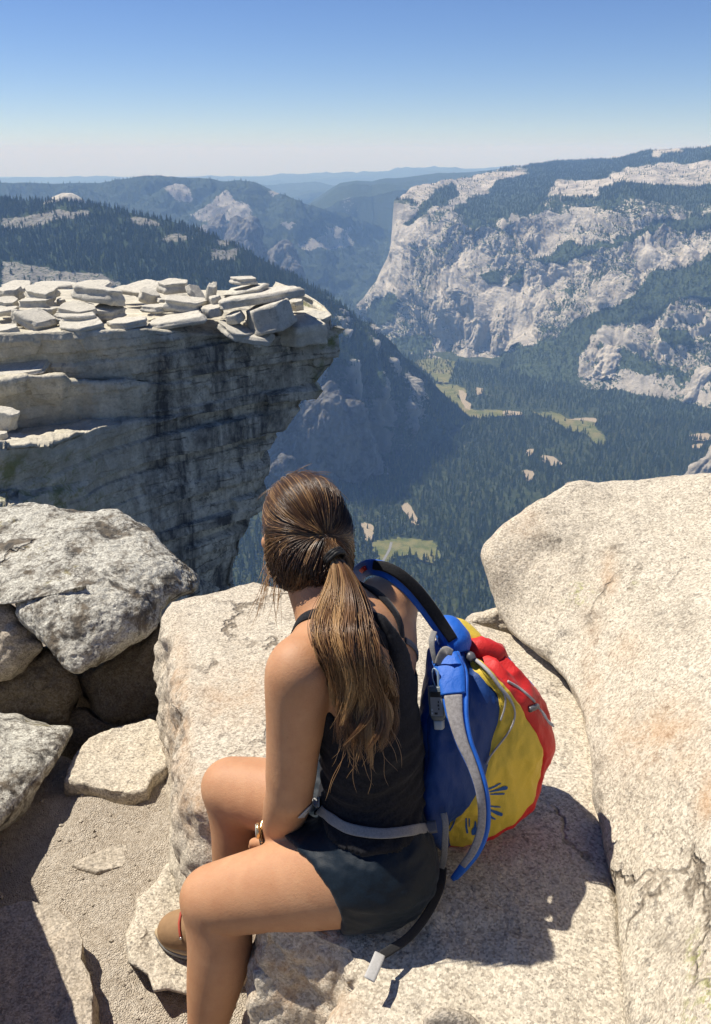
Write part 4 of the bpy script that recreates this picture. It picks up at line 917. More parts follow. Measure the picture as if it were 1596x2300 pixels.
# flat slab, low slab in the corner, pointed foot rock and lesser ones
def flatrock(poly, z, h, mat, lab, seed, tilt=(0, 0), rough=.012, name='rock'):
    """flat-topped rock: outline of its top (pixels) lying at height z, sides drop h"""
    P = np.array([atZ(x, y, z) for x, y in poly]); c = P.mean(0); P[:, 2] += tilt[0] * (P[:, 0] - c[0]) + tilt[1] * (P[:, 1] - c[1])
    c = P.mean(0); E = resample(np.vstack([P, P[:1]])[:, [0, 1, 2]], 301)[:-1]
    jag = 1 + .035 * fbm(np.c_[E[:, :2] * 9, np.zeros(300)], 4, seed)[:, None]
    E = c + (E - c) * jag
    G = []
    for f in np.linspace(0, 1, 46)[:-2] ** .8: G.append(c + (E - c) * f)
    for dz, sc in ((0, .985), (-.006, 1.0), (-.02, 1.012), (-.05, 1.015), (-h * .5, 1.01), (-h * .75, 1.0), (-h, .97)):
        q = c + (E - c) * sc; q[:, 2] += dz; G.append(q)
    for f in (.6, 0): q = c + (E - c) * f; q[:, 2] -= h; G.append(q)
    G = np.array(G); N = np.cross(np.roll(G, -1, 1) - np.roll(G, 1, 1), np.gradient(G, axis=0)); N /= np.linalg.norm(N, axis=-1, keepdims=True) + 1e-12
    if N[20, :, 2].mean() < 0: N = -N
    N[0] = (0, 0, 1); N[-1] = (0, 0, -1)
    G = G + N * ((fbm(G * 5, 4, seed) * rough * 1.6 + fbm(G * 24, 4, seed + 1) * rough * .55)[..., None])
    o = mesh(name, G.reshape(-1, 3), gridF(*G.shape[:2], wrap=True), mat); tag(o, lab, 'rock')
    return o
flatrock([(146, 1752), (152, 1735), (168, 1700), (200, 1662), (250, 1642), (300, 1628), (338, 1622), (372, 1640), (378, 1700), (372, 1722), (340, 1742), (328, 1768), (300, 1776), (250, 1772), (215, 1764), (180, 1756)], -1.85, .10, M_GRAN, 'flat pale slab with a broken front edge lying on the sandy ground', 81, (0, .06))
flatrock([(-60, 2055), (0, 2035), (60, 2022), (100, 2035), (140, 2052), (178, 2084), (188, 2110), (184, 2150), (205, 2180), (212, 2215), (206, 2300), (196, 2420), (-60, 2450)], -1.83, .10, M_GRAY2 if 'M_GRAY2' in globals() else M_TAN, 'low flat slab in the lower left corner, half in shade', 82)
flatrock([(160, 1942), (230, 1908), (285, 1895), (288, 1925), (275, 1945), (215, 1958)], -1.893, .03, M_TAN, 'thin broken plate half buried in the sandy ground', 83, rough=.006)
o = boulder('rock', [(392, 1928), (408, 1945), (420, 1985), (412, 2030), (440, 2060), (470, 2140), (455, 2215), (420, 2232), (380, 2222), (345, 2228), (330, 2190), (290, 2160), (280, 2100), (300, 2060), (305, 2020), (345, 1985), (372, 1945)],
   [(392, 1928, 2.45), (300, 2080, 2.25), (330, 2200, 2.11), (430, 2220, 2.10), (400, 2060, 2.325)], .035, .3, M_GRAN, (.008, .14), nt=260, nr=80, c=(375, 2110), p=7, seed=85, sharp=1, lam=3, fn=lambda G, N: G + N * ((fbm(G * 7, 4, 86) * .008 + fbm(G * 34, 3, 87) * .003)[..., None]))
tag(o, 'pointed pale rock under the brown boot', 'rock')
o = boulder('rock', [(405, 1862), (415, 1835), (440, 1812), (470, 1830), (475, 1870), (440, 1880), (415, 1885)], 2.36, .05, .15, M_TAN, (.01, .1), nt=90, nr=30, seed=88)
tag(o, 'little rusty rock at the foot of the woman\'s rock', 'rock')
o = boulder('rock', [(572, 2180), (606, 2172), (640, 2205), (668, 2262), (715, 2330), (640, 2420), (582, 2340), (576, 2260)], 1.79, .03, .2, M_GRAN, (.015, .1), nt=120, nr=40, p=5, sharp=1, seed=89)
tag(o, 'small wedge of rock in the gap below her seat', 'rock')
o = boulder('rock', [(950, 2290), (990, 2262), (1030, 2268), (1070, 2290), (1100, 2330), (1040, 2380), (960, 2360)], 1.52, .03, .15, M_TAN, (.012, .1), nt=120, nr=40, p=3, seed=90)
tag(o, 'brown rock tip at the bottom edge in front of the seat', 'rock')
# bedrock below everything near (keeps the near ground closed towards the drop)
# ================================================================== THE WOMAN
def smin(a, b, k):
    if k <= 0: return np.minimum(a, b)
    h = np.clip(.5 + .5 * (b - a) / k, 0, 1); return b + (a - b) * h - k * h * (1 - h)
def V3(*a): return np.array(a, float)
class Field:
    def __init__(s, lo, hi, h):
        s.lo = np.array(lo, float); s.h = h; s.ax = [np.arange(l, u, h) for l, u in zip(lo, hi)]
        s.D = np.full([len(a) for a in s.ax], .25, np.float32)
    def box(s, lo, hi):
        return tuple(slice(max(0, int((l - s.lo[i]) / s.h)), max(0, min(len(s.ax[i]), int((u - s.lo[i]) / s.h) + 2))) for i, (l, u) in enumerate(zip(lo, hi)))
    def pts(s, sl): return np.stack(np.meshgrid(*[s.ax[i][sl[i]] for i in range(3)], indexing='ij'), -1)
    def put(s, fn, lo, hi, k=.0, sub=False):
        sl = s.box(np.array(lo) - k - .03, np.array(hi) + k + .03); P = s.pts(sl)
        if P.size == 0: return
        d = fn(P); s.D[sl] = -smin(-s.D[sl], d, k) if sub else smin(s.D[sl], d, k)
    def cone(s, a, b, ra, rb, k=.02, sub=False):
        a, b = np.asarray(a, float), np.asarray(b, float); ba = b - a; L = (ba @ ba) + 1e-12; m = max(ra, rb)
        def fn(P):
            t = np.clip(((P - a) @ ba) / L, 0, 1); return np.linalg.norm(P - a - t[..., None] * ba, axis=-1) - (ra + (rb - ra) * t)
        s.put(fn, np.minimum(a, b) - m, np.maximum(a, b) + m, k, sub)
    def chain(s, pts, rad, k=.012, n=None):
        pts = np.asarray(pts, float); n = n or (len(pts) - 1) * 4 + 1
        C = catmull(np.c_[pts, np.asarray(rad)[:, None]], n)
        for i in range(n - 1): s.cone(C[i, :3], C[i + 1, :3], C[i, 3], C[i + 1, 3], k)
    def ell(s, c, axes, rad, k=.03, sub=False):
        c = np.asarray(c, float); A = np.array(axes, float); A /= np.linalg.norm(A, axis=1, keepdims=True); rad = np.array(rad, float); m = rad.max()
        def fn(P):
            q = (P - c) @ A.T; k0 = np.linalg.norm(q / rad, axis=-1); k1 = np.linalg.norm(q / rad ** 2, axis=-1) + 1e-9; return k0 * (k0 - 1) / k1
        s.put(fn, c - m, c + m, k, sub)
    def ball(s, c, r, k=.02, sub=False): s.cone(c, np.asarray(c) + (0, 0, 1e-4), r, r, k, sub)
    def sample(s, P):
        q = (np.asarray(P) - s.lo) / s.h; i = np.floor(q).astype(int)
        for a in range(3): i[..., a] = np.clip(i[..., a], 0, s.D.shape[a] - 2)
        f = q - i; v = 0
        for dx in (0, 1):
            for dy in (0, 1):
                for dz in (0, 1):
                    w = (f[..., 0] if dx else 1 - f[..., 0]) * (f[..., 1] if dy else 1 - f[..., 1]) * (f[..., 2] if dz else 1 - f[..., 2])
                    v = v + w * s.D[i[..., 0] + dx, i[..., 1] + dy, i[..., 2] + dz]
        return v
    def grad(s, P, e=.004):
        P = np.asarray(P, float); g = np.stack([s.sample(P + e * np.eye(3)[a]) - s.sample(P - e * np.eye(3)[a]) for a in range(3)], -1)
        return g / (np.linalg.norm(g, axis=-1, keepdims=True) + 1e-9)
    def snap(s, P, off=0., it=12):
        P = np.array(P, float)
        for _ in range(it): P = P - s.grad(P) * np.clip(s.sample(P) - off, -.02, .02)[..., None] * .8
        return P
def surfnet(D, lo, h, smooth=2):
    S = D < 0; nx, ny, nz = D.shape
    cnt = np.zeros((nx - 1, ny - 1, nz - 1), np.uint8)
    for dx in (0, 1):
        for dy in (0, 1):
            for dz in (0, 1): cnt += S[dx:nx - 1 + dx, dy:ny - 1 + dy, dz:nz - 1 + dz]
    act = (cnt > 0) & (cnt < 8); I = np.argwhere(act); idx = np.full(act.shape, -1, np.int64); idx[act] = np.arange(len(I))
    acc = np.zeros((len(I), 3)); num = np.zeros(len(I))
    for ax in range(3):
        o1, o2 = [a for a in range(3) if a != ax]
        for a in (0, 1):
            for b in (0, 1):
                p = np.zeros(3, int); p[o1] = a; p[o2] = b; q = p.copy(); q[ax] = 1
                v0 = D[tuple((I + p).T)].astype(float); v1 = D[tuple((I + q).T)].astype(float); m = (v0 < 0) != (v1 < 0)
                t = np.where(m, v0 / np.where(np.abs(v0 - v1) < 1e-9, 1, v0 - v1), 0)
                e = np.tile(p.astype(float), (len(I), 1)); e[:, ax] = t; acc[m] += e[m]; num[m] += 1
    V = lo + (I + acc / num[:, None]) * h; F = []
    for ax in range(3):
        o1, o2 = (ax + 1) % 3, (ax + 2) % 3
        sa = [slice(None)] * 3; sb = [slice(None)] * 3; sa[ax] = slice(0, -1); sb[ax] = slice(1, None)
        A = S[tuple(sa)]; B = S[tuple(sb)]; E = np.argwhere(A != B)
        E = E[(E[:, o1] > 0) & (E[:, o2] > 0) & (E[:, o1] < D.shape[o1] - 1) & (E[:, o2] < D.shape[o2] - 1)]
        u1 = np.zeros(3, int); u1[o1] = 1; u2 = np.zeros(3, int); u2[o2] = 1
        q = np.stack([idx[tuple((E - u1 - u2).T)], idx[tuple((E - u2).T)], idx[tuple(E.T)], idx[tuple((E - u1).T)]], -1)
        fl = ~A[tuple(E.T)]; q[fl] = q[fl][:, ::-1]; F.append(q)
    F = np.concatenate(F); F = F[(F >= 0).all(1)]
    ed = np.concatenate([F[:, [0, 1]], F[:, [1, 2]], F[:, [2, 3]], F[:, [3, 0]]])
    deg = np.bincount(ed.ravel(), minlength=len(V)).astype(float)
    for _ in range(smooth):
        a = np.stack([np.bincount(ed[:, 0], V[ed[:, 1], k], len(V)) + np.bincount(ed[:, 1], V[ed[:, 0], k], len(V)) for k in range(3)], -1)
        V = V * .45 + .55 * a / np.maximum(deg, 1)[:, None]
    return V, F
def vnorm(V, F):
    n = np.cross(V[F[:, 2]] - V[F[:, 0]], V[F[:, 3]] - V[F[:, 1]]); N = np.stack([sum(np.bincount(F[:, q], n[:, k], len(V)) for q in range(4)) for k in range(3)], -1)
    return N / (np.linalg.norm(N, axis=1, keepdims=True) + 1e-12)
UP = V3(0, 0, 1)
Rp = V3(.22, .97, 0); Rp /= np.linalg.norm(Rp); Rs = V3(.52, .85, 0); Rs /= np.linalg.norm(Rs)
def fwd(r): return V3(-r[1], r[0], 0)
hipL, hipR = at(834, 1948, 1.72), at(850, 1836, 1.87)
kneeL, kneeR = at(478, 2020, 1.83), at(520, 1770, 1.99)
ankL, ankR = at(463, 2362, 1.92), at(525, 2062, 2.13)
pel, wai, rib, upc, c7 = at(842, 1898, 1.79), at(838, 1708, 1.755), at(816, 1535, 1.745), at(786, 1425, 1.735), at(752, 1362, 1.725)
shL, shR = at(668, 1510, 1.615), at(868, 1358, 1.845)
elL, wrL = at(650, 1778, 1.71), at(622, 1878, 1.865)
elR, wrR = V3(.02, 1.665, -1.17), V3(-.135, 1.515, -1.335)
hc = at(681, 1178, 1.79)                     # head centre
HF = V3(-.64, .745, -.19); HF /= np.linalg.norm(HF); HR = np.cross(HF, UP); HR /= np.linalg.norm(HR); HU = np.cross(HR, HF)
H_ = .0045
T = Field((-.28, 1.12, -1.52), (.32, 1.90, -.60), H_)        # torso only (for the clothes)
def seg(a, b, t): return a + (b - a) * t
Rm = (Rp + Rs) / 2; Rm /= np.linalg.norm(Rm)
T.ell(pel + (0, 0, .01), [Rp, fwd(Rp), UP], (.150, .098, .125), .03)
for hp in (hipL, hipR): T.ball(hp - fwd(Rp) * .014 + (0, 0, -.008), .087, .05)
ax1 = (rib - pel) / np.linalg.norm(rib - pel)
T.ell(wai, [Rm, fwd(Rm), ax1], (.112, .083, .16), .05)
T.ell(rib + fwd(Rs) * .005, [Rs, fwd(Rs), ax1], (.128, .096, .155), .05)
T.ell(upc + (0, 0, -.03), [Rs, fwd(Rs), ax1], (.140, .080, .105), .05)
for sd in (-1, 1):
    T.ell(rib + Rs * sd * .062 + fwd(Rs) * .075 + (0, 0, .045), [Rs, fwd(Rs), UP], (.058, .05, .055), .03)
T.cone(c7 + (0, 0, -.02), seg(c7, shL, .8) + (0, 0, -.002), .046, .042, .05); T.cone(c7 + (0, 0, -.02), seg(c7, shR, .8) + (0, 0, -.002), .046, .042, .05)
B = Field((-.56, 1.12, -2.02), (.32, 1.94, -.46), H_)
o_ = np.round((T.lo - B.lo) / H_).astype(int); B.D[o_[0]:o_[0] + T.D.shape[0], o_[1]:o_[1] + T.D.shape[1], o_[2]:o_[2] + T.D.shape[2]] = T.D
# scapulae and spine furrow
for sh, sd in ((shL, -1), (shR, 1)):
    B.ell(upc + Rs * sd * .075 - fwd(Rs) * .066 + (0, 0, -.045), [Rs + UP * .3 * sd, fwd(Rs), UP], (.045, .018, .065), .03)
B.cone(upc - fwd(Rs) * .098 + (0, 0, -.02), rib - fwd(Rs) * .112, .012, .012, .03, sub=True)
# legs
def leg(h, k, a, back):
    B.chain([h + (0, 0, .005), seg(h, k, .35), seg(h, k, .72), k], [.092, .084, .069, .060], .03)
    B.ball(k + fwd(Rp) * .012 + (0, 0, .006), .052, .03)
    B.chain([k, seg(k, a, .28) + back * .022, seg(k, a, .55) + back * .012, seg(k, a, .85), a], [.056, .062, .052, .036, .034], .02)
leg(hipL, kneeL, ankL, V3(.9, -.1, 0)); leg(hipR, kneeR, ankR, V3(.9, -.1, 0))
for a, d in ((ankL, V3(-1, .05, 0)), (ankR, V3(-1, .13, 0))):
    B.cone(a + (.02, 0, -.05), a + d * .14 + (0, 0, -.055), .034, .026, .02)
# arms
def arm(sh, el, wr, inn):
    B.ball(sh, .050, .045)
    B.chain([sh + (0, 0, .004), seg(sh, el, .33), seg(sh, el, .7), el], [.049, .0425, .0375, .036], .03)
    B.chain([el, seg(el, wr, .28) + inn * .006, seg(el, wr, .62), wr], [.037, .039, .032, .0245], .02)
B.cone(shR + V3(.004, -.01, -.01), at(872, 1475, 1.80), .050, .040, .05); B.cone(at(850, 1380, 1.78), at(855, 1480, 1.76), .035, .04, .05)
arm(shL, elL, wrL, V3(.3, -.5, 0)); arm(shR, elR, wrR, V3(0, 0, 0))
B.ball(elL + V3(.012, -.016, -.004), .026, .018)
# neck, head, face
B.chain([c7 + (0, 0, -.01) + fwd(Rs) * .015, seg(c7, hc, .45) + fwd(Rs) * .012, hc - HU * .045 - HF * .015], [.056, .049, .052], .035)
B.ell(hc + HU * .012 - HF * .008, [HR, HF, HU], (.068, .085, .083), .03)
hf, hr, hu = HF * .925, HR * .925, HU * .94
B.ell(hc + hf * .030 - hu * .052, [HR, HF, HU], (.056, .058, .062), .03)
B.ball(hc + hf * .066 - hu * .098, .018, .025)
B.cone(hc + hf * .086 - hu * .010, hc + hf * .108 - hu * .044, .008, .012, .014); B.ball(hc + hf * .100 - hu * .050, .011, .012)
B.ell(hc + hf * .086 - hu * .071, [HR, HF, HU], (.022, .011, .005), .006); B.ell(hc + hf * .084 - hu * .079, [HR, HF, HU], (.019, .011, .006), .006)
for sd in (-1, 1):
    B.ell(hc + hf * .082 + hr * sd * .031 - hu * .014, [HR, HF, HU], (.017, .014, .010), .012, sub=True)
    B.ell(hc + hr * sd * .073 - hf * .005 - hu * .022, [HF, HR, HU], (.017, .007, .028), .008); B.ell(hc + hr * sd * .079 - hf * .002 - hu * .020, [HF, HR, HU], (.009, .006, .018), .006, sub=True)
    B.ell(hc + hf * .078 + hr * sd * .042 - hu * .038, [HR, HF, HU], (.024, .014, .020), .02)
# hands, clasped between the thighs: palm + five fingers each
def hand(wr, pd, side, curl):
    """wr wrist, pd palm direction, side towards the thumb, curl direction fingers close to"""
    pd = pd / np.linalg.norm(pd); side = side - pd * (side @ pd); side /= np.linalg.norm(side); cu = np.cross(pd, side); cu = cu if cu @ curl > 0 else -cu
    for q in (-.022, -.007, .008, .022): B.cone(wr + side * q * .6, wr + pd * .085 + side * q, .014, .011, .01)
    for q, L in ((-.027, .058), (-.009, .072), (.009, .078), (.026, .070)):
        a = wr + pd * .085 + side * q; b = a + (pd * .75 + cu * .55) * L * .45; c = b + (pd * .25 + cu * .9) * L * .33; d = c + (-pd * .3 + cu * .9) * L * .25
        B.cone(a, b, .0095, .0085, .004); B.cone(b, c, .0085, .0075, .003); B.cone(c, d, .0075, .0065, .003)
    a = wr + pd * .022 + side * .022; b = a + (pd * .6 + side * .55 + cu * .35) * .042; c = b + (pd * .85 + cu * .35) * .034; d = c + (pd * .7 + cu * .6) * .026
    B.cone(a, b, .014, .0115, .008); B.cone(b, c, .0105, .0095, .003); B.cone(c, d, .0095, .0075, .003)
hand(wrL, V3(-.16, .16, -.9), V3(-.8, -.1, .2), V3(.2, .9, -.2)); hand(wrR, V3(-.22, -.08, -.9), V3(-.6, .1, .5), V3(0, -.9, -.2))
BV, BF = surfnet(B.D, B.lo, H_, 3)
t = NT('skin'); p = t.pos(); n1 = t.noise(9, 4, .6, p); n2 = t.noise(160, 3, .6, p)
c = t.mix(t.ramp(n1, [(.3, 0), (.7, 1)]), (.42, .208, .100), (.50, .268, .140)); c = t.mix(t.ramp(n2, [(.66, 0), (.72, .3)]), c, (.25, .11, .06))
n3 = t.noise(420, 2, .6, p); c = t.mix(t.ramp(t.noise(28, 4, .7, p), [(.35, .25), (.6, 0)]), c, (.34, .14, .07))
M_SKIN = t.done(c, t.ramp(n1, [(.3, .50), (.7, .64)]), t.bump(t.math('ADD', t.math('ADD', n2, n3), n1), .22, .003), .33)
b_ = [x for x in M_SKIN.node_tree.nodes if x.type == 'BSDF_PRINCIPLED'][0]
b_.inputs['Subsurface Weight'].default_value = .07; b_.inputs['Subsurface Radius'].default_value = (.012, .005, .003); b_.inputs['Subsurface Scale'].default_value = .6
woman = empty('person', tuple((hipL + hipR) / 2 - (0, 0, .1)))
tag(woman, 'seated woman in dark tank top and shorts, long brown ponytail, looking over the valley', 'person')
WL = np.array(woman.location)
def wchild(name, V, F, mat, **kw): return mesh(name, np.asarray(V) - WL, F, mat, woman, **kw)
wchild('body', BV, BF, M_SKIN)
t = NT('eye'); M_EYE = t.done((.75, .73, .70), .15, None, .5)
for sd in (-1, 1):
    bm = bmesh.new(); bmesh.ops.create_uvsphere(bm, u_segments=16, v_segments=10, radius=.0118); Vv = np.array([v.co[:] for v in bm.verts]); Ff = [[v.index for v in f.verts] for f in bm.faces]; bm.free()
    wchild('eye', Vv * .93 + hc + hf * .075 + hr * sd * .031 - hu * .014, Ff, M_EYE)
# ------------------------------------------------------------ clothes
def bodyuv(P):
    A = np.stack([pel, wai, rib, upc, c7]); z = P[..., 2]; o = np.argsort(A[:, 2])
    c = np.stack([np.interp(z, A[o, 2], A[o, k]) for k in (0, 1)], -1)
    f = np.clip((z - pel[2]) / (upc[2] - pel[2]), 0, 1)[..., None]; r = Rp * (1 - f) + Rs * f; r = r / np.linalg.norm(r, axis=-1, keepdims=True)
    d = P[..., :2] - c; u = (d * r[..., :2]).sum(-1); g = -d[..., 0] * r[..., 1] + d[..., 1] * r[..., 0]
    return u, g
PT = T.pts((slice(None),) * 3); u, g = bodyuv(PT); z = PT[..., 2]
zarm = shL[2] - .115
lim_b = zarm + .025 + .17 * np.exp(-((u + .014) / .031) ** 2)
lim_f = zarm + .045 + .055 * np.exp(-((np.abs(u) - .075) / .03) ** 2)
lim = np.where(g < 0, lim_b, lim_f)
hem = pel[2] + .105 + .012 * vnoise(np.stack([u, g, u * 0], -1) * 9, 2)
DT = np.maximum(np.maximum(T.D - (.0075 + .014 * sstep(.0, -.12, z - wai[2])), (z - lim) * .8), hem - z)
TV, TF = surfnet(DT.astype(np.float32), T.lo, H_, 3)
N = vnorm(TV, TF); u1, g1 = bodyuv(TV)
wv = TV.copy(); wv[:, 2] += .03 * fbm(TV * 7, 2, 3) + .10 * (u1 + .03) ** 2 * 4
fold = sstep(rib[2] - .02, wai[2], TV[:, 2]) * .9 + .25
fl = ridged(wv * np.array([5, 5, 26]), 3, 91) * .0095 + fbm(wv * np.array([9, 9, 30]), 3, 92) * .003
TV = TV + N * (fl * fold)[:, None] + N * .002
def fabric(name, a, b, sc=900, rough=.85, sheen=.3):
    t = NT(name); p = t.pos(); n1 = t.noise(sc * .25, 3, .7, p); n2 = t.noise(8, 3, .5, p)
    c = t.mix(t.ramp(n1, [(.3, 0), (.7, 1)]), a, b); m = t.done(c, rough, t.bump(n1, .25, .002), .2)
    q = [x for x in m.node_tree.nodes if x.type == 'BSDF_PRINCIPLED'][0]; q.inputs['Sheen Weight'].default_value = sheen; q.inputs['Sheen Roughness'].default_value = .4
    return m
M_TANK = fabric('dark heathered jersey', (.006, .006, .007), (.020, .020, .024), 900, .9, .06)
M_SHORT = fabric('dark teal ripstop', (.003, .0075, .013), (.007, .015, .025), 1400, .55, .06)
wchild('tank_top', TV, TF, M_TANK)
def ribbon(path, w, h, field, off, n=40, k=8):
    C = catmull(np.asarray(path), n); C = field.snap(C, off); Nn = field.grad(C)
    for _ in range(3): C[1:-1] = (C[:-2] + 2 * C[1:-1] + C[2:]) / 4
    return tubeVF(C, 0, k, True, (Nn, w, h))
# shoulder straps of the top, from the racer back over the shoulders to the front
bk = upc - fwd(Rs) * .09 + (0, 0, .0)
def sstrap(sd, w, col, off):
    P = [rib - fwd(Rs) * .11 + Rs * (sd * .022 - .012) + (0, 0, .055), upc - fwd(Rs) * .085 + Rs * (sd * .024 - .008) + (0, 0, -.015), upc - fwd(Rs) * .06 + Rs * sd * .046 + (0, 0, .045), seg(c7, shL if sd < 0 else shR, .47) + (0, 0, .042), upc + fwd(Rs) * .05 + Rs * sd * .078 + (0, 0, .02), upc + fwd(Rs) * .08 + Rs * sd * .080 + (0, 0, -.04), rib + fwd(Rs) * .115 + Rs * sd * .075 + (0, 0, .07)]
    V, F = ribbon(P, w, .006, B, off)
    return wchild('shoulder_strap', V, F, col)
M_BRA = fabric('grey bra strap', (.05, .05, .055), (.09, .09, .10), 900, .8)
for sd in (-1, 1): sstrap(sd, .023, M_TANK, .003)
for sd in (-1, 1):
    P = [upc - fwd(Rs) * .09 + Rs * sd * .03 + (0, 0, .0), upc - fwd(Rs) * .09 + Rs * sd * .075 + (0, 0, -.05), upc - fwd(Rs) * .075 + Rs * sd * .125 + (0, 0, -.105)]
    V, F = ribbon(P, .014, .003, B, .0025, 24); wchild('bra_strap', V, F, M_BRA)
# shorts
Q = Field((-.34, 1.12, -1.52), (.32, 1.80, -1.05), H_)
Q.ell(pel + (0, 0, .0), [Rp, fwd(Rp), UP], (.144, .096, .125), .03)
for hp in (hipL, hipR): Q.ball(hp - fwd(Rp) * .012 + (0, 0, -.008), .091, .05)
Q.chain([hipL + (.03, 0, 0), seg(hipL, kneeL, .35), seg(hipL, kneeL, .75)], [.100, .097, .088], .03)
Q.chain([hipR + (.03, 0, 0), seg(hipR, kneeR, .35), seg(hipR, kneeR, .75)], [.099, .094, .084], .03)
PQ = Q.pts((slice(None),) * 3)
a_, b2, c_ = at(648, 1862, 1.70), at(742, 2045, 1.66), at(800, 2082, 1.70)
nl = np.cross(at(792, 2075, 1.68) - at(650, 1866, 1.68), at(720, 1970, 1.7)); nl /= np.linalg.norm(nl); nl = nl if nl[0] < 0 else -nl
dl = (PQ - at(722, 1966, 1.68)) @ nl
uq = (PQ - at(722, 1966, 1.68)); cr_ = at(792, 2075, 1.68) - at(650, 1866, 1.68); cr_ /= np.linalg.norm(cr_); vq = uq @ cr_
dl = dl + .035 * (1 - np.clip(np.abs(vq) / .13, 0, 1) ** 2) - .035
dr_ = kneeR - hipR; dr_ /= np.linalg.norm(dr_); drr = (PQ - (hipR + dr_ * .19)) @ dr_
mid = (PQ - (hipL + hipR) / 2) @ Rp
inb = (PQ[..., 2] > pel[2] + .01)
TS = np.where(inb, T.sample(PQ) - .009, 1.)
DQ = np.maximum(np.maximum(smin(Q.D, TS, .02), np.where(mid < 0, dl, drr)), PQ[..., 2] - (pel[2] + .15))
SV, SF = surfnet(DQ.astype(np.float32), Q.lo, H_, 3); N = vnorm(SV, SF)
SV = SV + N * (ridged(SV * np.array([9, 9, 16]) + fbm(SV * 5, 2, 97)[:, None] * .8, 3, 95) * .005 + fbm(SV * 26, 3, 96) * .003)[:, None]
wchild('shorts', SV, SF, M_SHORT)
# hem seam line and small pale logo mark on the hip
hp_ = []
for k in np.linspace(0, 1, 40):
    x = 650 + (792 - 650) * k; y = 1866 + (2075 - 1866) * k; hp_.append((x + 26 * math.sin(k * 3.1416) * -.6, y + 18 * math.sin(k * 3.14)))
# boots
M_BOOT = plain('tan nubuck', (.27, .165, .085), .8, .2, .18, 70, .25); M_SOLE = plain('grey rubber sole', (.20, .195, .185), .75, .3, .2, 90, .2); M_LACE = plain('red lace', (.35, .06, .035), .7, .3, .2, 200, .2); M_EYELET = plain('metal eyelet', (.5, .5, .5), .3, .5, .05, 50, 0, Metallic=.9)
M_RAND = plain('tan midsole', (.40, .30, .18), .8, .2, .12, 80, .1)
def boot(ank, d):
    d = d / np.linalg.norm(d); sd = np.cross(d, UP); g0 = ank + (0, 0, -.062)
    X = Field(ank - .30, ank + .30, .004); X.ax  # upper
    heel = g0 - d * .045
    X.chain([ank + (0, 0, .035), ank + (0, 0, -.015), heel + d * .03 + (0, 0, .012)], [.050, .048, .043], .02)
    X.chain([heel + (0, 0, .012), heel + d * .07 + (0, 0, .022), heel + d * .15 + (0, 0, .006), heel + d * .205 + (0, 0, .000)], [.040, .045, .044, .038], .02)
    X.cone(ank + d * .03, heel + d * .15 + (0, 0, .022), .040, .030, .03)
    X.cone(ank + (0, 0, .09), ank + (0, 0, .03), .038, .038, .005, sub=True)
    P = X.pts((slice(None),) * 3); D = np.maximum(X.D, (g0[2] - .020) - P[..., 2])
    V, F = surfnet(D.astype(np.float32), X.lo, .004, 3); bo = wchild('boot', V, F, M_BOOT)
    def outline(z, grow):
        pts = []
        for q, w in ((-.040, .0), (-.034, .026), (-.010, .036), (.05, .036), (.11, .043), (.165, .045), (.21, .033), (.238, .012), (.246, 0)): pts.append((q, w + grow if w else 0))
        pts = [(q - (grow if i == 0 else 0) + (grow if i == len(pts) - 1 else 0), w) for i, (q, w) in enumerate(pts)]
        full = pts + [(q, -w) for q, w in pts[-2:0:-1]]
        C = catmull(np.array(full), 90, True); return heel[None] + C[:, :1] * d + C[:, 1:] * sd + np.array([0, 0, z - heel[2]])
    def stack(name, zs, mat, lug=False):
        G = [outline(z, gr) for z, gr in zs]
        if lug: a = np.arange(90); G[0] = G[0] + UP * (.004 * (np.sin(a * .9) > 0))[:, None]
        c0, c1 = G[0].mean(0), G[-1].mean(0); G = [np.repeat(c0[None], 90, 0)] + G + [np.repeat(c1[None], 90, 0)]; G = np.array(G)
        return mesh(name, G.reshape(-1, 3) - WL, gridF(*G.shape[:2], wrap=True), mat, bo)
    stack('midsole', [(g0[2] - .022, .006), (g0[2] - .014, .008), (g0[2] - .006, .005)], M_RAND)
    stack('sole', [(g0[2] - .040, .001), (g0[2] - .034, .006), (g0[2] - .0225, .007)], M_SOLE, True)
    for k in range(5):
        q = ank + d * (.048 + .017 * k) + (0, 0, .012 - .0135 * k); zz = X.snap(np.array([q + sd * s_ for s_ in np.linspace(-.024, .024, 9)]), .003)
        V, F = tubeVF(zz, .0032, 6); mesh('lace', V - WL, F, M_LACE, bo)
        for s_ in (0, -1):
            bm = bmesh.new(); bmesh.ops.create_icosphere(bm, subdivisions=1, radius=.0045); Vv = np.array([v.co[:] for v in bm.verts]); Ff = [[v.index for v in f.verts] for f in bm.faces]; bm.free()
            mesh('eyelet', Vv + zz[s_] - WL, Ff, M_EYELET, bo)
    # stitched seam across the vamp
    return bo
boot(ankR, V3(-1, .13, 0)); boot(ankL, V3(-1, -.05, 0))
# watch and bracelets on the left wrist
wd = wrL - elL; wd /= np.linalg.norm(wd)
def ring(c, ax, r, tw, mat, name, squash=1, ph=0, n=40, parent=None):
    a = np.cross(ax, UP); a /= np.linalg.norm(a); b = np.cross(ax, a); th = np.linspace(0, 2 * np.pi, n, endpoint=False)
    P = c + r * np.cos(th)[:, None] * a + r * squash * np.sin(th)[:, None] * b; P = B.snap(P, tw * .8, 8); P = np.vstack([P, P[:1]])
    V, F = tubeVF(P, tw, 8, False); return wchild(name, V, F, mat)
M_GOLD = plain('gold metal', (.72, .52, .25), .25, .5, .08, 60, 0, Metallic=.9); M_BLK = plain('black cord', (.012, .011, .010), .6, .3, .3, 200, .2); M_FACE = plain('watch glass', (.55, .55, .50), .1, .6, .05, 40)
wc = wrL - wd * .012
wo = ring(wc - wd * .016, wd, .03, .0035, M_GOLD, 'watch_strap')
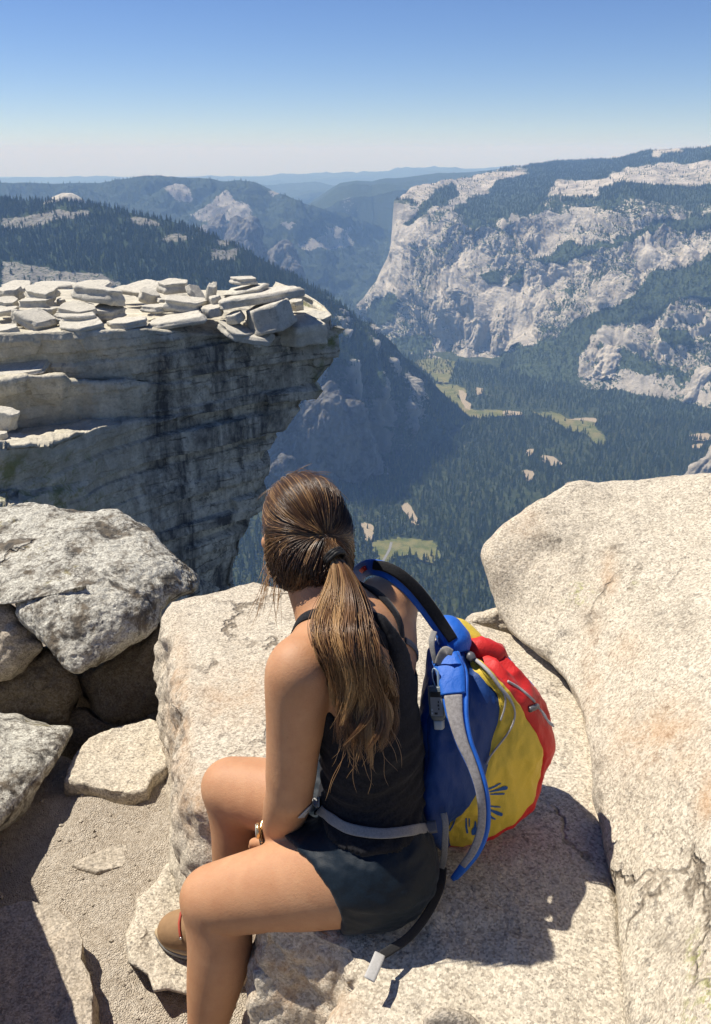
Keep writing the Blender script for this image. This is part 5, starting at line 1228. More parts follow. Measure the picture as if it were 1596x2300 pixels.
fc = B.snap((wc - wd * .018 + V3(-.03, -.012, .012))[None], .0055)[0]; fn_ = B.grad(fc[None])[0]
def disc(c, n, r, h, mat, name, sub=20, parent=None):
    a = np.cross(n, UP); a /= np.linalg.norm(a); b = np.cross(n, a); th = np.linspace(0, 2 * np.pi, sub, endpoint=False); ci = r * (np.cos(th)[:, None] * a + np.sin(th)[:, None] * b)
    V = np.vstack([c + ci, c + ci * 1.0 + n * h * .7, c + ci * .88 + n * h]); F = gridF(3, sub, True).tolist() + [list(range(2 * sub, 3 * sub)), list(range(sub))[::-1]]
    return wchild(name, V, F, mat) if parent is None else mesh(name, V - WL, F, mat, parent)
wf = disc(fc, fn_, .0165, .007, M_GOLD, 'watch_case'); disc(fc + fn_ * .0072, fn_, .0135, .0012, M_FACE, 'watch_face', parent=wf)
for k in range(4): ring(wc + wd * (.004 + .0065 * k), wd, .03, .0030, M_BLK, 'bracelet')
# ------------------------------------------------------------ hair
from mathutils.bvhtree import BVHTree
def bvh(V, F): return BVHTree.FromPolygons([tuple(v) for v in np.asarray(V, float)], [tuple(int(q) for q in f) for f in F])
BVB = bvh(np.concatenate([BV, TV]), list(BF) + [f + len(BV) for f in TF])
def hit(tree, x, y, default=None):
    d = ray(x, y); L = np.linalg.norm(d); h = tree.ray_cast(Vector((0, 0, 0)), Vector(d / L))
    return h[3] / L if h[0] is not None else default
sc_ = hc + HU * .012 - HF * .008; HB = np.stack([HR, HF, HU]); rad_h = np.array([.0745, .0915, .0915])
def onhead(d, off):      # unit dirs in head frame -> world
    return sc_ + ((d * (rad_h + off[..., None] if np.ndim(off) else d * 0 + rad_h + off) * (d if False else 1)) if False else d * (rad_h + (off[..., None] if np.ndim(off) else off))) @ HB
C = Field(sc_ - .19, sc_ + .16, .004)
C.ell(sc_, HB, rad_h - .004, .01); C.cone(sc_ - HF * .05 - HU * .06, sc_ - HF * .030 - HU * .128, .050, .036, .03)
for sd in (-1, 1): C.ell(sc_ + HR * sd * .034 - HU * .045 - HF * .020, HB, (.040, .052, .060), .02)
for x, y, x2, y2 in ((658, 1240, 676, 1268), (676, 1268, 730, 1284)): C.cone(at(x, y, hit(BVB, x, y, 1.74) + .030), at(x2, y2, hit(BVB, x2, y2, 1.74) + .030), .037, .036, .06)
P = C.pts((slice(None),) * 3); q = (P - sc_) @ HB.T
cut = q[..., 1] - (.034 + .55 * np.clip(q[..., 2] - .0, -.03, .2) + .25 * np.clip(q[..., 2], 0, 1))
D = np.maximum(C.D, cut * .7); D = np.maximum(D, -(q[..., 2] + .20))
CV, CF = surfnet(D.astype(np.float32), C.lo, .004, 2)
t = NT('hair'); t.attr('hc', 'Color'); cl = t.attr('hc', 'Color')
M_HAIR = t.done(cl, .38, None, .55, Anisotropic=.5)
DARK, MID, BLD = V3(.036, .0185, .0098), V3(.185, .088, .034), V3(.60, .36, .15)
hair = wchild('hair', CV, CF, M_HAIR, attrs={'hc': np.tile(DARK * .8, (len(CV), 1))})
rh = np.random.default_rng(21)
# tie point on the back of the head
BVC = bvh(CV, CF); stie = hit(BVC, 746, 1246, 1.68) - .007; TIE = at(746, 1246, stie)
dt = (HB @ (TIE - sc_)) / (rad_h + .012); dt /= np.linalg.norm(dt)
def strands(paths, rads, cols, cole=None):
    """paths (n, m, 3) -> 3-sided tubes in one mesh"""
    n, m, _ = paths.shape
    T_ = np.gradient(paths, axis=1); T_ /= np.linalg.norm(T_, axis=2, keepdims=True) + 1e-12
    view = paths / np.linalg.norm(paths, axis=2, keepdims=True)
    S_ = np.cross(T_, V3(.3, .2, .9)); S_ /= np.linalg.norm(S_, axis=2, keepdims=True) + 1e-9; N_ = np.cross(S_, T_)
    a = np.arange(3) / 3 * 2 * np.pi
    r_ = rads[:, None] * np.clip(1.25 - np.linspace(0, 1, m) ** 4, .15, 1)[None]
    V = paths[:, :, None] + r_[:, :, None, None] * (np.cos(a)[None, None, :, None] * S_[:, :, None] + np.sin(a)[None, None, :, None] * N_[:, :, None])
    b = (np.arange(n) * m * 3)[:, None, None] + (np.arange(m - 1) * 3)[None, :, None] + np.arange(3)[None, None]
    b2 = (np.arange(n) * m * 3)[:, None, None] + (np.arange(m - 1) * 3)[None, :, None] + ((np.arange(3) + 1) % 3)[None, None]
    F = np.stack([b, b2, b2 + 3, b + 3], -1).reshape(-1, 4)
    f = np.linspace(0, 1, m)[None, :, None, None]
    cc = cols[:, None, None, :] * (1 - f) + (cols if cole is None else cole)[:, None, None, :] * f
    return V.reshape(-1, 3), F, np.broadcast_to(cc, V.shape).reshape(-1, 3)
def slerp(a, b, t):
    om = np.arccos(np.clip((a * b).sum(-1), -1, 1))[:, None, None]; t = t[None, :, None]
    return (np.sin((1 - t) * om) * a[:, None] + np.sin(t * om) * b[:, None]) / np.sin(om)
NS, M = 9000, 16
ri = rh.integers(0, len(CV), NS * 2); root = CV[ri] + rh.normal(size=(NS * 2, 3)) * .002
d = ((root - sc_) @ HB.T) / rad_h; d /= np.linalg.norm(d, axis=1, keepdims=True)
keep = ((d * dt).sum(1) < .975) & ((d * dt).sum(1) > -.985); d = d[keep][:NS]; root = root[keep][:NS]; n = len(d)
tt = np.linspace(0, 1, M)
lock = np.round(fbm(d * 4.5, 2, 3) * 9)
off = (.0005 + 0.0065 * rh.random(n) ** 1.5)[:, None] + .009 * np.sin(np.pi * np.clip(tt * 1.1, 0, 1))[None] * (.25 + .75 * (d[:, 2:3] > .1)) * (.5 + .5 * _hash(lock.astype(int), lock.astype(int) * 0, lock.astype(int) * 0, 3))[:, None]
off = off + .0018 * np.sin(tt[None] * 9 + lock[:, None] * 2.1)
dd = slerp(d, dt + 0 * d, tt)
perp = np.cross(d, dt[None]); perp /= np.linalg.norm(perp, axis=1, keepdims=True) + 1e-9
nape = np.clip((d[:, 2] + .95) / .45, .15, 1)[:, None]
dd = dd + perp[:, None] * (nape * (.05 * np.sin(tt * np.pi)[None] * vnoise(d * 2.6, 5)[:, None] + .030 * np.sin(tt * np.pi)[None] * vnoise(d * 9, 15)[:, None] + .010 * rh.normal(size=(n, 1)) * np.sin(tt * np.pi)[None] + .009 * np.sin(tt[None] * 7 + rh.uniform(0, 6, (n, 1)))))[..., None]
dd /= np.linalg.norm(dd, axis=2, keepdims=True)
paths = sc_ + (dd * rad_h) @ HB; w_ = (1 - tt)[None, :, None] ** 3; paths = paths * (1 - w_) + root[:, None] * w_
g_ = C.grad(paths)
for _ in range(8): paths = paths - g_ * np.clip(C.sample(paths) - (off - .001), -.02, .02)[..., None] * .7
paths[:, -1] = TIE + rh.normal(size=(n, 3)) * .006
hl = vnoise(d * np.array([7, 3, 3]) + 3, 9) + .45 * vnoise(d * 19, 10) + .25 * rh.normal(size=n) * .5
sel = rh.random(n); hi = (hl > .30) & (d[:, 2] > -.7); w = np.clip(rh.random(n) * .5 + np.clip(hl, -.3, .6) * .9, 0, 1)[:, None]
cols = DARK * (1 - w) + MID * w; cols = np.where(hi[:, None], cols * .5 + BLD * .5 * rh.uniform(.6, 1.1, (n, 1)), cols)
V1, F1, K1 = strands(paths, np.full(n, .00062) * rh.uniform(.7, 1.2, n), cols, cols * .8 + MID * .25)
# ponytail
pc = np.array([(746, 1246, 12, 0), (761, 1272, 20, 0), (768, 1310, 33, 0), (770, 1360, 48, 0), (774, 1410, 58, 0), (790, 1470, 60, 0), (805, 1530, 62, 0), (812, 1590, 60, 0), (810, 1650, 54, 0), (800, 1708, 46, 0)], float)
sd = [stie - .003, min(stie - .014, hit(BVC, 762, 1270, 9) - .016)]
for x, y, w_, _ in pc[2:]:
    h_ = min([hit(BVB, x + q, y, 9) for q in (-w_ * .7, 0, w_ * .7)] + [hit(BVC, x, y, 9) + .008]); sd.append(h_ - .028 if h_ < 5 else sd[-1])
sd = np.array(sd); 
for i in range(2, len(sd) - 1): sd[i] = min(sd[i], (sd[i - 1] + sd[min(i + 1, len(sd) - 1)]) / 2 + .012)
CC = catmull(np.c_[pc[:, :3], sd], 60)
def tail(fx, fd, tau):     # lateral -1..1, depth -1..1, tau 0..1
    i = np.clip(tau, 0, 1.08) * 59; k = np.clip(np.floor(i).astype(int), 0, 58); f = i - k
    q = CC[k] * (1 - f)[..., None] + CC[k + 1] * f[..., None]
    return at(q[..., 0] + fx * q[..., 2], q[..., 1], q[..., 3] + fd * (.006 + q[..., 2] * .00038))
NL = 96; PER = 84; M2 = 30; n = NL * PER
la = rh.uniform(0, 2 * np.pi, NL); lr = np.sqrt(rh.random(NL)); lx, ld = lr * np.cos(la), lr * np.sin(la)
lend = np.clip(rh.normal(.84, .10, NL), .55, 1.03) - .06 * np.abs(lx) ** 2; lph = rh.uniform(0, 6.28, NL); lam_ = rh.uniform(.10, .34, NL); lfr = rh.uniform(5, 10, NL)
li = np.repeat(np.arange(NL), PER); tau = np.linspace(0, 1, M2)[None] ** .9 * (lend[li] * rh.uniform(.90, 1.03, n))[:, None]
spread = (.05 + .12 * np.sin(np.clip(tau / lend[li][:, None], 0, 1) * np.pi)) 
fx = lx[li][:, None] + spread * rh.normal(size=(n, 1)) * .8 + (lam_[li][:, None] * np.sin(tau * lfr[li][:, None] + lph[li][:, None])) * tau * 2.1 + .09 * np.sin(tau * 19 + rh.uniform(0, 6, (n, 1))) * tau
fx = fx + .10 * np.sin(tau * 8.5 + 1.2) * tau + .18 * np.sin(tau * 15 + lph[li][:, None] * 2) * tau ** 2 * (.3 + .7 * (np.sin(lph[li] * 7) > 0))[:, None]
fd = ld[li][:, None] + spread * rh.normal(size=(n, 1)) * .8 + .2 * np.cos(tau * lfr[li][:, None] + lph[li][:, None]) * tau
paths = tail(fx, fd, tau)
w = np.clip(.42 + .55 * rh.random(NL)[li] + .12 * rh.random(n), 0, 1.1)[:, None]; bl = (rh.random(NL)[li] < .26) | (rh.random(n) < .05)
c0 = DARK * (1 - w) + MID * w; c0 = np.where(bl[:, None], c0 * .55 + BLD * .45, c0); c1 = c0 * .55 + (V3(.23, .115, .042) * .45) * rh.uniform(.6, 1.3, (n, 1)); c1 = np.where(bl[:, None], c1 * .5 + BLD * .5, c1)
V2, F2, K2 = strands(paths, np.full(n, .00062) * rh.uniform(.7, 1.2, n), c0, c1)
av, tv = np.meshgrid(np.linspace(0, 2 * np.pi, 28, endpoint=False), np.linspace(0, .80, 26), indexing='xy')
KV = tail(np.cos(av) * .60 * (1 - .3 * (tv > .7)), np.sin(av) * .55 + .25, tv)
mesh('ponytail_core', KV.reshape(-1, 3) - WL, gridF(26, 28, True), M_HAIR, hair, attrs={'hc': np.tile(DARK * .6 + MID * .35, (26 * 28, 1))})
pt = mesh('ponytail', V2 - WL, F2, M_HAIR, hair, attrs={'hc': K2})
# curled lighter ends and loose wisps
W = []
for k in range(46):       # wisps at the left temple
    x0, y0 = rh.uniform(598, 640), rh.uniform(1225, 1290); L_ = rh.uniform(50, 150); ss = rh.uniform(1.72, 1.80); a = rh.uniform(-.35, .15); p_ = rh.uniform(0, 6)
    s_ = np.linspace(0, 1, M2); W.append(at(x0 - 6 * s_ + L_ * a * s_ + 6 * np.sin(s_ * 4 + p_) * s_, y0 + L_ * s_, ss - .03 * s_))
for k in range(70):       # flyaways over the crown and right side
    a = rh.uniform(-2.9, .2); x0, y0 = 682 + 88 * math.cos(a), 1172 + 110 * math.sin(a); L_ = rh.uniform(20, 60); s_ = np.linspace(0, 1, M2); b = a + rh.choice([-1, 1]) * rh.uniform(1.1, 1.6)
    W.append(at(x0 + L_ * s_ * math.cos(b) - 10 * s_ ** 2 * math.cos(a), y0 + L_ * s_ * math.sin(b) + 10 * s_ ** 2, 1.78 + .0 * s_))
for k in range(60):       # frayed tips of the tail
    f = rh.uniform(.6, .98); c_ = CC[int(f * 59)]; x0 = c_[0] + rh.uniform(-.9, 1.1) * c_[2]; s_ = np.linspace(0, 1, M2); L_ = rh.uniform(40, 110); a = rh.uniform(-.5, .7)
    W.append(at(x0 + L_ * a * s_ + 7 * np.sin(5 * s_ + k) * s_, c_[1] + L_ * s_, c_[3] - .012 + .0 * s_))
W = np.array(W); n = len(W)
V3_, F3, K3 = strands(W, np.full(n, .00055), MID[None] * rh.uniform(.6, 1.6, (n, 1)) + BLD * .12, np.tile(BLD * .45, (n, 1)))
mesh('hair_strands', np.concatenate([V1, V3_]) - WL, np.concatenate([F1, F3 + len(V1)]), M_HAIR, hair, attrs={'hc': np.concatenate([K1, K3])})
q = at(764, 1268, stie - .012) - TIE; q /= np.linalg.norm(q); a = np.cross(q, UP); a /= np.linalg.norm(a); b = np.cross(q, a); P = []
th = np.linspace(0, 2 * np.pi, 49)
for k in range(3):
    ci = TIE + q * (.002 + .005 * k) + (.0185 + .001 * np.sin(th * 5 + k))[:, None] * (np.cos(th)[:, None] * a + np.sin(th)[:, None] * b); P.append(ci)
V, F = [], []
for ci in P:
    v, f = tubeVF(ci, .0042, 8, False, off=sum(len(z) for z in V)); V.append(v); F += f
mesh('hair_tie', np.concatenate(V) - WL, F, M_BLK, hair)
# ================================================================== THE BACKPACK
def ripstop(name, c, rough=.55):
    t = NT(name); p = t.pos(); f = t.math('ADD', t.noise(9, 3, .5, p), t.math('MULTIPLY', t.noise(30, 4, .6, t.pos((1, 1, .5)), .8), .5)); g = t.noise(700, 2, .5, p)
    col = t.mix(t.ramp(g, [(.3, 0), (.7, 1)]), tuple(q * .90 for q in c), tuple(min(1, q * 1.08) for q in c))
    m = t.done(col, rough, t.bump(t.math('ADD', t.math('MULTIPLY', f, .7), t.math('MULTIPLY', g, .05)), .5, .02), .35)
    q = [x for x in m.node_tree.nodes if x.type == 'BSDF_PRINCIPLED'][0]; q.inputs['Sheen Weight'].default_value = .03
    return m
M_BLUE = ripstop('blue nylon', (.012, .11, .48)); M_BLUE_SHADE = ripstop('blue nylon with shade', (.006, .042, .18)); M_YEL = ripstop('yellow nylon', (.64, .46, .05)); M_RED = ripstop('red nylon', (.55, .018, .016))  # the darker blue is the same nylon with its shade painted in
M_EMB = ripstop('blue print', (.02, .09, .28), .7); M_WEB = fabric('grey webbing', (.20, .19, .18), (.30, .29, .27), 1200, .8, .1); M_WEBL = fabric('pale webbing', (.36, .35, .33), (.46, .45, .43), 1200, .8, .1)
M_MESH = fabric('grey spacer mesh', (.20, .185, .18), (.34, .32, .31), 700, .9, .1); M_PAD = fabric('black padding', (.008, .008, .009), (.020, .020, .022), 900, .8, .1)
M_CORD = plain('grey cord', (.36, .35, .34), .6, .3, .15, 300, .3); M_PLAS = plain('grey plastic', (.10, .10, .105), .4, .5, .1, 80); M_DKW = fabric('dark webbing', (.018, .018, .019), (.035, .035, .036), 1200, .8, .1)
bag = empty('backpack', tuple(at(1060, 1880, 1.87)))
tag(bag, 'blue, yellow and red daypack with dangling grey straps, hanging from the woman\'s right shoulder', 'backpack')
BL = np.array(bag.location)
def bchild(name, V, F, mat, parent=None, **kw): return mesh(name, np.asarray(V) - BL, F, mat, parent or bag, **kw)
ds = .155
LV = [  # L, seam blue/yellow, seam yellow/red, right edge, back, back-left   (x, y, s)
 [(1018, 1446, 1.71), (1040, 1470, 1.675), (1060, 1476, 1.675), (1084, 1452, 1.73), (1062, 1430, 1.79), (1030, 1432, 1.77)],
 [(990, 1474, 1.69), (1078, 1502, 1.60), (1087, 1507, 1.60), (1137, 1496, 1.70), (1090, 1470, 1.83), (1010, 1462, 1.80)],
 [(978, 1540, 1.66), (1110, 1545, 1.565), (1135, 1553, 1.585), (1200, 1556, 1.70), (1110, 1530, 1.87), (1000, 1520, 1.82)],
 [(968, 1625, 1.64), (1120, 1614, 1.55), (1186, 1619, 1.60), (1224, 1622, 1.70), (1110, 1595, 1.90), (985, 1600, 1.82)],
 [(962, 1710, 1.63), (1104, 1672, 1.545), (1217, 1690, 1.63), (1237, 1688, 1.71), (1110, 1670, 1.90), (980, 1690, 1.82)],
 [(960, 1785, 1.635), (1084, 1745, 1.545), (1210, 1754, 1.68), (1196, 1746, 1.78), (1090, 1740, 1.87), (980, 1770, 1.81)],
 [(965, 1850, 1.64), (1040, 1815, 1.555), (1168, 1828, 1.65), (1150, 1818, 1.75), (1060, 1805, 1.83), (985, 1830, 1.79)],
 [(982, 1888, 1.665), (1000, 1848, 1.60), (1092, 1877, 1.65), (1082, 1868, 1.72), (1040, 1855, 1.77), (1000, 1870, 1.75)],
 [(1008, 1904, 1.70), (1012, 1900, 1.69), (1040, 1902, 1.68), (1042, 1900, 1.70), (1030, 1892, 1.72), (1012, 1898, 1.72)]]
LV = np.array(LV, float); LV[..., 2] += ds + np.linspace(0, .045, 9)[:, None]; LV[1:8, 0, 2] -= .05; LV[1:8, 1, 2] += .055; LV[1:8, 2, 2] += .02
LP_ = at(LV[..., 0], LV[..., 1], LV[..., 2])                # 9 x 6 x 3
m_ = 130
cols_ = np.stack([catmull(LP_[:, j], m_) for j in range(6)], 1)  # m x 6 x 3
SEGN = [34, 40, 26, 30, 20, 20]
ringi = []
for i in range(m_):
    P = cols_[i]; ext = np.vstack([P[-1:], P, P[:2]])
    row = []
    for j in range(6):                                          # centripetal segment j -> j+1
        p0, p1, p2, p3 = ext[j], ext[j + 1], ext[j + 2], ext[j + 3]
        tn = np.linspace(0, 1, SEGN[j], endpoint=False)[:, None]; sc0 = np.linalg.norm(p2 - p1)
        t1 = (p2 - p0); t1 = t1 / (np.linalg.norm(t1) + 1e-9) * sc0; t2 = (p3 - p1); t2 = t2 / (np.linalg.norm(t2) + 1e-9) * sc0
        h00 = 2 * tn ** 3 - 3 * tn ** 2 + 1; h10 = tn ** 3 - 2 * tn ** 2 + tn; h01 = -2 * tn ** 3 + 3 * tn ** 2; h11 = tn ** 3 - tn ** 2
        row.append(h00 * p1 + h10 * t1 * .9 + h01 * p2 + h11 * t2 * .9)
    ringi.append(np.vstack(row))
BG = np.array(ringi)
N = np.cross(np.roll(BG, -1, 1) - np.roll(BG, 1, 1), np.gradient(BG, axis=0)); N /= np.linalg.norm(N, axis=-1, keepdims=True) + 1e-12
cen = BG.mean((0, 1)); 
if ((BG - cen) * N).sum() < 0: N = -N
vv = np.linspace(0, 1, m_)[:, None]; wr_ = np.exp(-(vv / .16) ** 2)
st = np.cumsum(SEGN); uu = np.arange(BG.shape[1])[None, :]
fold = ridged(BG * np.array([9, 9, 5]), 3, 61) * .012 + fbm(BG * 5, 3, 62) * .010 + ridged(BG * np.array([22, 22, 9]), 3, 66) * .004 + wr_ * .012 * np.sin(uu * .55 + 3 * fbm(BG * 6, 2, 63))
edge_ = np.minimum(1, np.minimum(vv, 1 - vv) * 12)
seam = -.004 * (np.exp(-((uu - st[0]) / 1.6) ** 2) + np.exp(-((uu - st[1]) / 1.6) ** 2))
BG = BG + N * ((fold + seam) * edge_)[..., None]
nu = BG.shape[1]
def panel(name, u0, u1, mat):
    cix = np.arange(u0, u1 + 1) % nu; G = BG[:, cix]; return bchild(name, G.reshape(-1, 3), gridF(m_, len(cix)), mat), G
panel('blue_panel', 0, st[0], M_BLUE_SHADE); yel = panel('yellow_panel', st[0], st[1], M_YEL)[0]; panel('red_panel', st[1], st[2], M_RED); panel('back_panel', st[2], nu, M_BLUE)
capV = []; capF = []
for i in (0, m_ - 1):
    b = len(capV); capV += list(BG[i]) + [BG[i].mean(0) + (V3(0, 0, .01) if i == 0 else V3(0, 0, -.004))]; capF += [[b + k, b + (k + 1) % nu, b + nu] for k in range(nu)]
bchild('gathered_top', capV, capF, M_RED)
BT = bvh(BG.reshape(-1, 3), gridF(m_, nu, wrap=True))
def onbag(x, y, off=.002, dflt=1.80): return at(x, y, hit(BT, x, y, dflt) - off)
def zb(*p): return [(778 + x * .344, 1238 + y * .344) for x, y in p]
# emblem: rays of a sun printed on the yellow cloth
RAYS = [zb((925, 1550), (970, 1528), (1005, 1512), (1012, 1516), (975, 1540), (930, 1560)), zb((932, 1568), (985, 1553), (1035, 1532), (1056, 1540), (1048, 1558), (1000, 1565), (936, 1576)), zb((938, 1584), (1000, 1580), (1036, 1580), (1030, 1590), (985, 1592), (940, 1592)),
 zb((932, 1660), (975, 1664), (1008, 1668), (1006, 1674), (970, 1674), (934, 1668)), zb((930, 1682), (975, 1695), (1022, 1712), (1016, 1732), (985, 1724), (930, 1694)), zb((926, 1712), (955, 1735), (977, 1748), (970, 1755), (945, 1748), (924, 1724)),
 zb((706, 1745), (714, 1748), (700, 1790), (676, 1830), (668, 1826), (690, 1785)), zb((672, 1750), (684, 1750), (672, 1790), (662, 1800)), zb((776, 1742), (786, 1742), (788, 1800), (796, 1842), (782, 1844), (776, 1800)), zb((796, 1745), (806, 1745), (804, 1800), (798, 1800)), zb((838, 1760), (848, 1770), (852, 1850), (818, 1855), (814, 1825), (832, 1800))]
for pl in RAYS:
    EV, EF = [], []; pl = np.array(pl); c_ = pl.mean(0); rim = resample(np.vstack([pl, pl[:1]]), 25)[:-1]; b = len(EV)
    for f in (1., .5): EV += [onbag(*(c_ + (q - c_) * f)) for q in rim]
    EV.append(onbag(*c_)); EF += [[b + k, b + (k + 1) % 24, b + 24 + (k + 1) % 24, b + 24 + k] for k in range(24)] + [[b + 24 + k, b + 24 + (k + 1) % 24, b + 48] for k in range(24)]
    bchild('sun_ray', EV, EF, M_EMB, yel)
def strap(name, pts, w, h, mat, n=50, face=None, parent=None):
    P = np.array([at(*q) for q in pts]); C = catmull(P, n); nv = -C / np.linalg.norm(C, axis=1, keepdims=True) if face is None else np.broadcast_to(np.asarray(face, float), C.shape)
    wl = np.interp(np.linspace(0, 1, n), np.linspace(0, 1, len(w)), w) if np.ndim(w) else w
    V, F = tubeVF(C, 0, 10, True, (nv, wl, h)); return bchild(name, V, F, mat, parent)
# blue yoke collar at the top of the back panel and yellow throat
def blob(name, pts, rad, mat, parent=None, n=24, k=14, wr=.12):
    P = np.array([at(*q) for q in pts]); C = catmull(np.c_[P, np.array(rad)[:, None]], n); V, F = tubeVF(C[:, :3], C[:, 3], k, True)
    V = V + (fbm(V * 28, 3, 7) * wr * max(rad))[:, None] * (V - np.repeat(C[:, :3], k, 0)) / (np.linalg.norm(V - np.repeat(C[:, :3], k, 0), axis=1, keepdims=True) + 1e-6); return bchild(name, V, F, mat, parent)
blob('yoke', [(978, 1398, 1.86), (1002, 1412, 1.84), (1022, 1440, 1.82), (1030, 1468, 1.81)], [.014, .030, .034, .022], M_BLUE)
blob('yellow_throat', [(992, 1396, 1.91), (1016, 1414, 1.895), (1042, 1432, 1.885), (1066, 1448, 1.87), (1078, 1458, 1.86)], [.010, .030, .032, .024, .010], M_YEL)
blob('red_throat', [(1030, 1440, 1.86), (1066, 1460, 1.85), (1100, 1466, 1.86), (1122, 1492, 1.87), (1140, 1524, 1.88)], [.012, .024, .030, .026, .012], M_RED, wr=.42)
# worn shoulder strap: black padding on blue webbing
worn = [(1010, 1442, 1.80), (985, 1405, 1.80), (955, 1362, 1.795), (922, 1322, 1.79), (888, 1293, 1.79), (858, 1278, 1.80), (832, 1274, 1.815), (812, 1282, 1.845), (800, 1300, 1.885), (795, 1330, 1.93)]
ws = strap('shoulder_strap', worn, [.024, .032, .034, .035, .034, .034, .034, .034, .034], .005, M_BLUE, 70)
strap('strap_padding', [(x + 7, y - 5, s_ - .008) for x, y, s_ in worn[:7]], [.022, .025, .025, .023, .020], .010, M_PAD, 60, parent=ws)
strap('red_tab', [(x, y, s_ - .009) for x, y, s_ in ((822, 1275, 1.83), (816, 1278, 1.835), (810, 1284, 1.85))], .010, .003, M_RED, 8, parent=ws)
# dangling shoulder strap: blue pad, grey mesh face, blue binding
dang = [(1000, 1476, 1.775), (1014, 1512, 1.745), (1020, 1560, 1.72), (1026, 1612, 1.70), (1040, 1664, 1.685), (1062, 1716, 1.675), (1078, 1766, 1.67), (1085, 1816, 1.675), (1082, 1866, 1.69), (1066, 1910, 1.71), (1042, 1944, 1.735), (1018, 1972, 1.765)]
dw = [.062, .060, .050, .040, .031, .025, .022, .021, .021, .020, .018, .012]
dsx = strap('shoulder_strap', dang, dw, .012, M_BLUE, 90)
strap('mesh_face', [(x - 3, y, s_ - .008) for x, y, s_ in dang[2:11]], [w_ * .74 for w_ in dw[2:11]], .006, M_MESH, 70, parent=dsx)
strap('blue_pad', [(x - 2, y, s_ - .006) for x, y, s_ in dang[:3]], [.056, .058, .050], .014, M_BLUE, 30, parent=dsx)
# edge binding along the strap's right side
bp = []
for (x, y, s_), w_ in zip(dang, dw): bp.append((x + w_ * .5 / s_ * FPX * .96, y, s_ - .006))
V, F = tubeVF(catmull(np.array([at(*q) for q in bp]), 90), .0045, 8); bchild('binding', V, F, M_BLUE, dsx)
# webbing, buckles, cord
strap('webbing', [(975, 1418, 1.775), (969, 1440, 1.76), (972, 1465, 1.755), (978, 1490, 1.755)], [.012, .013, .010, .010], .003, M_WEB, 24)
strap('webbing', [(982, 1492, 1.752), (990, 1474, 1.745), (1002, 1462, 1.735), (1016, 1466, 1.735)], [.012, .016, .020, .012], .003, M_WEB, 24)
strap('webbing', [(996, 1826, 1.74), (1000, 1850, 1.735), (999, 1890, 1.745), (996, 1930, 1.77), (990, 1952, 1.79)], .013, .003, M_WEB, 36)
def sz(x, y, z=-1.372): return (x, y, float(z / ray(x, y)[2]))
strap('hip_webbing', [(994, 1948, 1.79), sz(990, 1985), sz(972, 2030), sz(946, 2072), sz(914, 2108), sz(882, 2130), sz(856, 2146)], .017, .003, M_DKW, 50)
strap('webbing_end', [sz(853, 2143, -1.369), sz(842, 2170, -1.366), sz(829, 2200, -1.366)], .021, .004, M_WEBL, 20)
CP_ = [(1057, 1475), (1078, 1490), (1100, 1512), (1124, 1545), (1146, 1572), (1156, 1598), (1152, 1625), (1138, 1650), (1118, 1676), (1100, 1700), (1092, 1716)]
V, F = tubeVF(catmull(np.array([onbag(x, y, .006) for x, y in CP_]), 80), np.interp(np.linspace(0, 1, 80), [0, .35, .5, 1], [.0042, .0038, .0022, .0020]), 8); bchild('cord', V, F, M_CORD)
CP2 = [(1104, 1515), (1122, 1542), (1134, 1566), (1133, 1590), (1124, 1618)]
V, F = tubeVF(catmull(np.array([onbag(x, y, .006) for x, y in CP2]), 40), .002, 8); bchild('cord', V, F, M_CORD)
blob('cord_lock', [(1050, 1468, 1.80), (1056, 1474, 1.795), (1062, 1482, 1.79)], [.007, .010, .008], M_PLAS, wr=.02)
ZP = [(1189, 1594), (1198, 1590), (1206, 1586)]
V, F = tubeVF(catmull(np.array([onbag(x, y, .006) for x, y in ZP]), 16), .0062, 8); zp = bchild('zip_pull', V, F, M_PLAS)
s0 = proj(onbag(1206, 1586, .006))[2]
for pth in ([(1206, 1585), (1216, 1598), (1226, 1614), (1242, 1628)], [(1206, 1587), (1222, 1604), (1233, 1624), (1244, 1632)]):
    V, F = tubeVF(catmull(np.array([at(x, y, s0 - .004) for x, y in pth]), 20), .0022, 6); bchild('pull_cord', V, F, M_CORD, zp)
V, F = tubeVF(catmull(np.array([onbag(x, y, .003) for x, y in ((1140, 1530), (1165, 1545), (1186, 1562), (1200, 1576))]), 30), .003, 6); bchild('zip', V, F, M_CORD)
# hip belt across the shorts to its buckle
HBT = bvh(np.concatenate([BV, TV, SV]), list(BF) + [f + len(BV) for f in TF] + [f + len(BV) + len(TV) for f in SF])
hb = [(716, 1818), (742, 1838), (775, 1858), (815, 1868), (860, 1872), (905, 1868), (940, 1862), (962, 1858)]
def belt(name, pts, w, off, mat):
    P = []; last = 1.7
    for x, y in pts: h_ = hit(HBT, x, y, last); last = h_; P.append(at(x, y, h_ - off))
    C = catmull(np.array(P), 60)
    nv = []; 
    for q in C:
        h_ = HBT.find_nearest(Vector(q)); nv.append((q - np.array(h_[0])) if h_[0] is not None else -q)
    nv = np.array(nv); nv /= np.linalg.norm(nv, axis=1, keepdims=True)
    for _ in range(6): nv[1:-1] = (nv[:-2] + nv[1:-1] * 2 + nv[2:]) / 4
    V, F = tubeVF(C, 0, 10, True, (nv, w, .003)); return bchild(name, V, F, mat)
belt('hip_belt', hb, .020, .006, M_WEB)
strap('buckle', [(958, 1859, 1.735), (968, 1858, 1.735), (980, 1856, 1.735)], .024, .010, M_PLAS, 12)
belt('belt_end', [(676, 1836), (690, 1820), (704, 1808), (716, 1800)], .022, .012, M_WEBL)
strap('webbing', [(665, 1808, 1.76), (664, 1835, 1.755), (664, 1862, 1.755)], .008, .003, M_WEBL, 16)
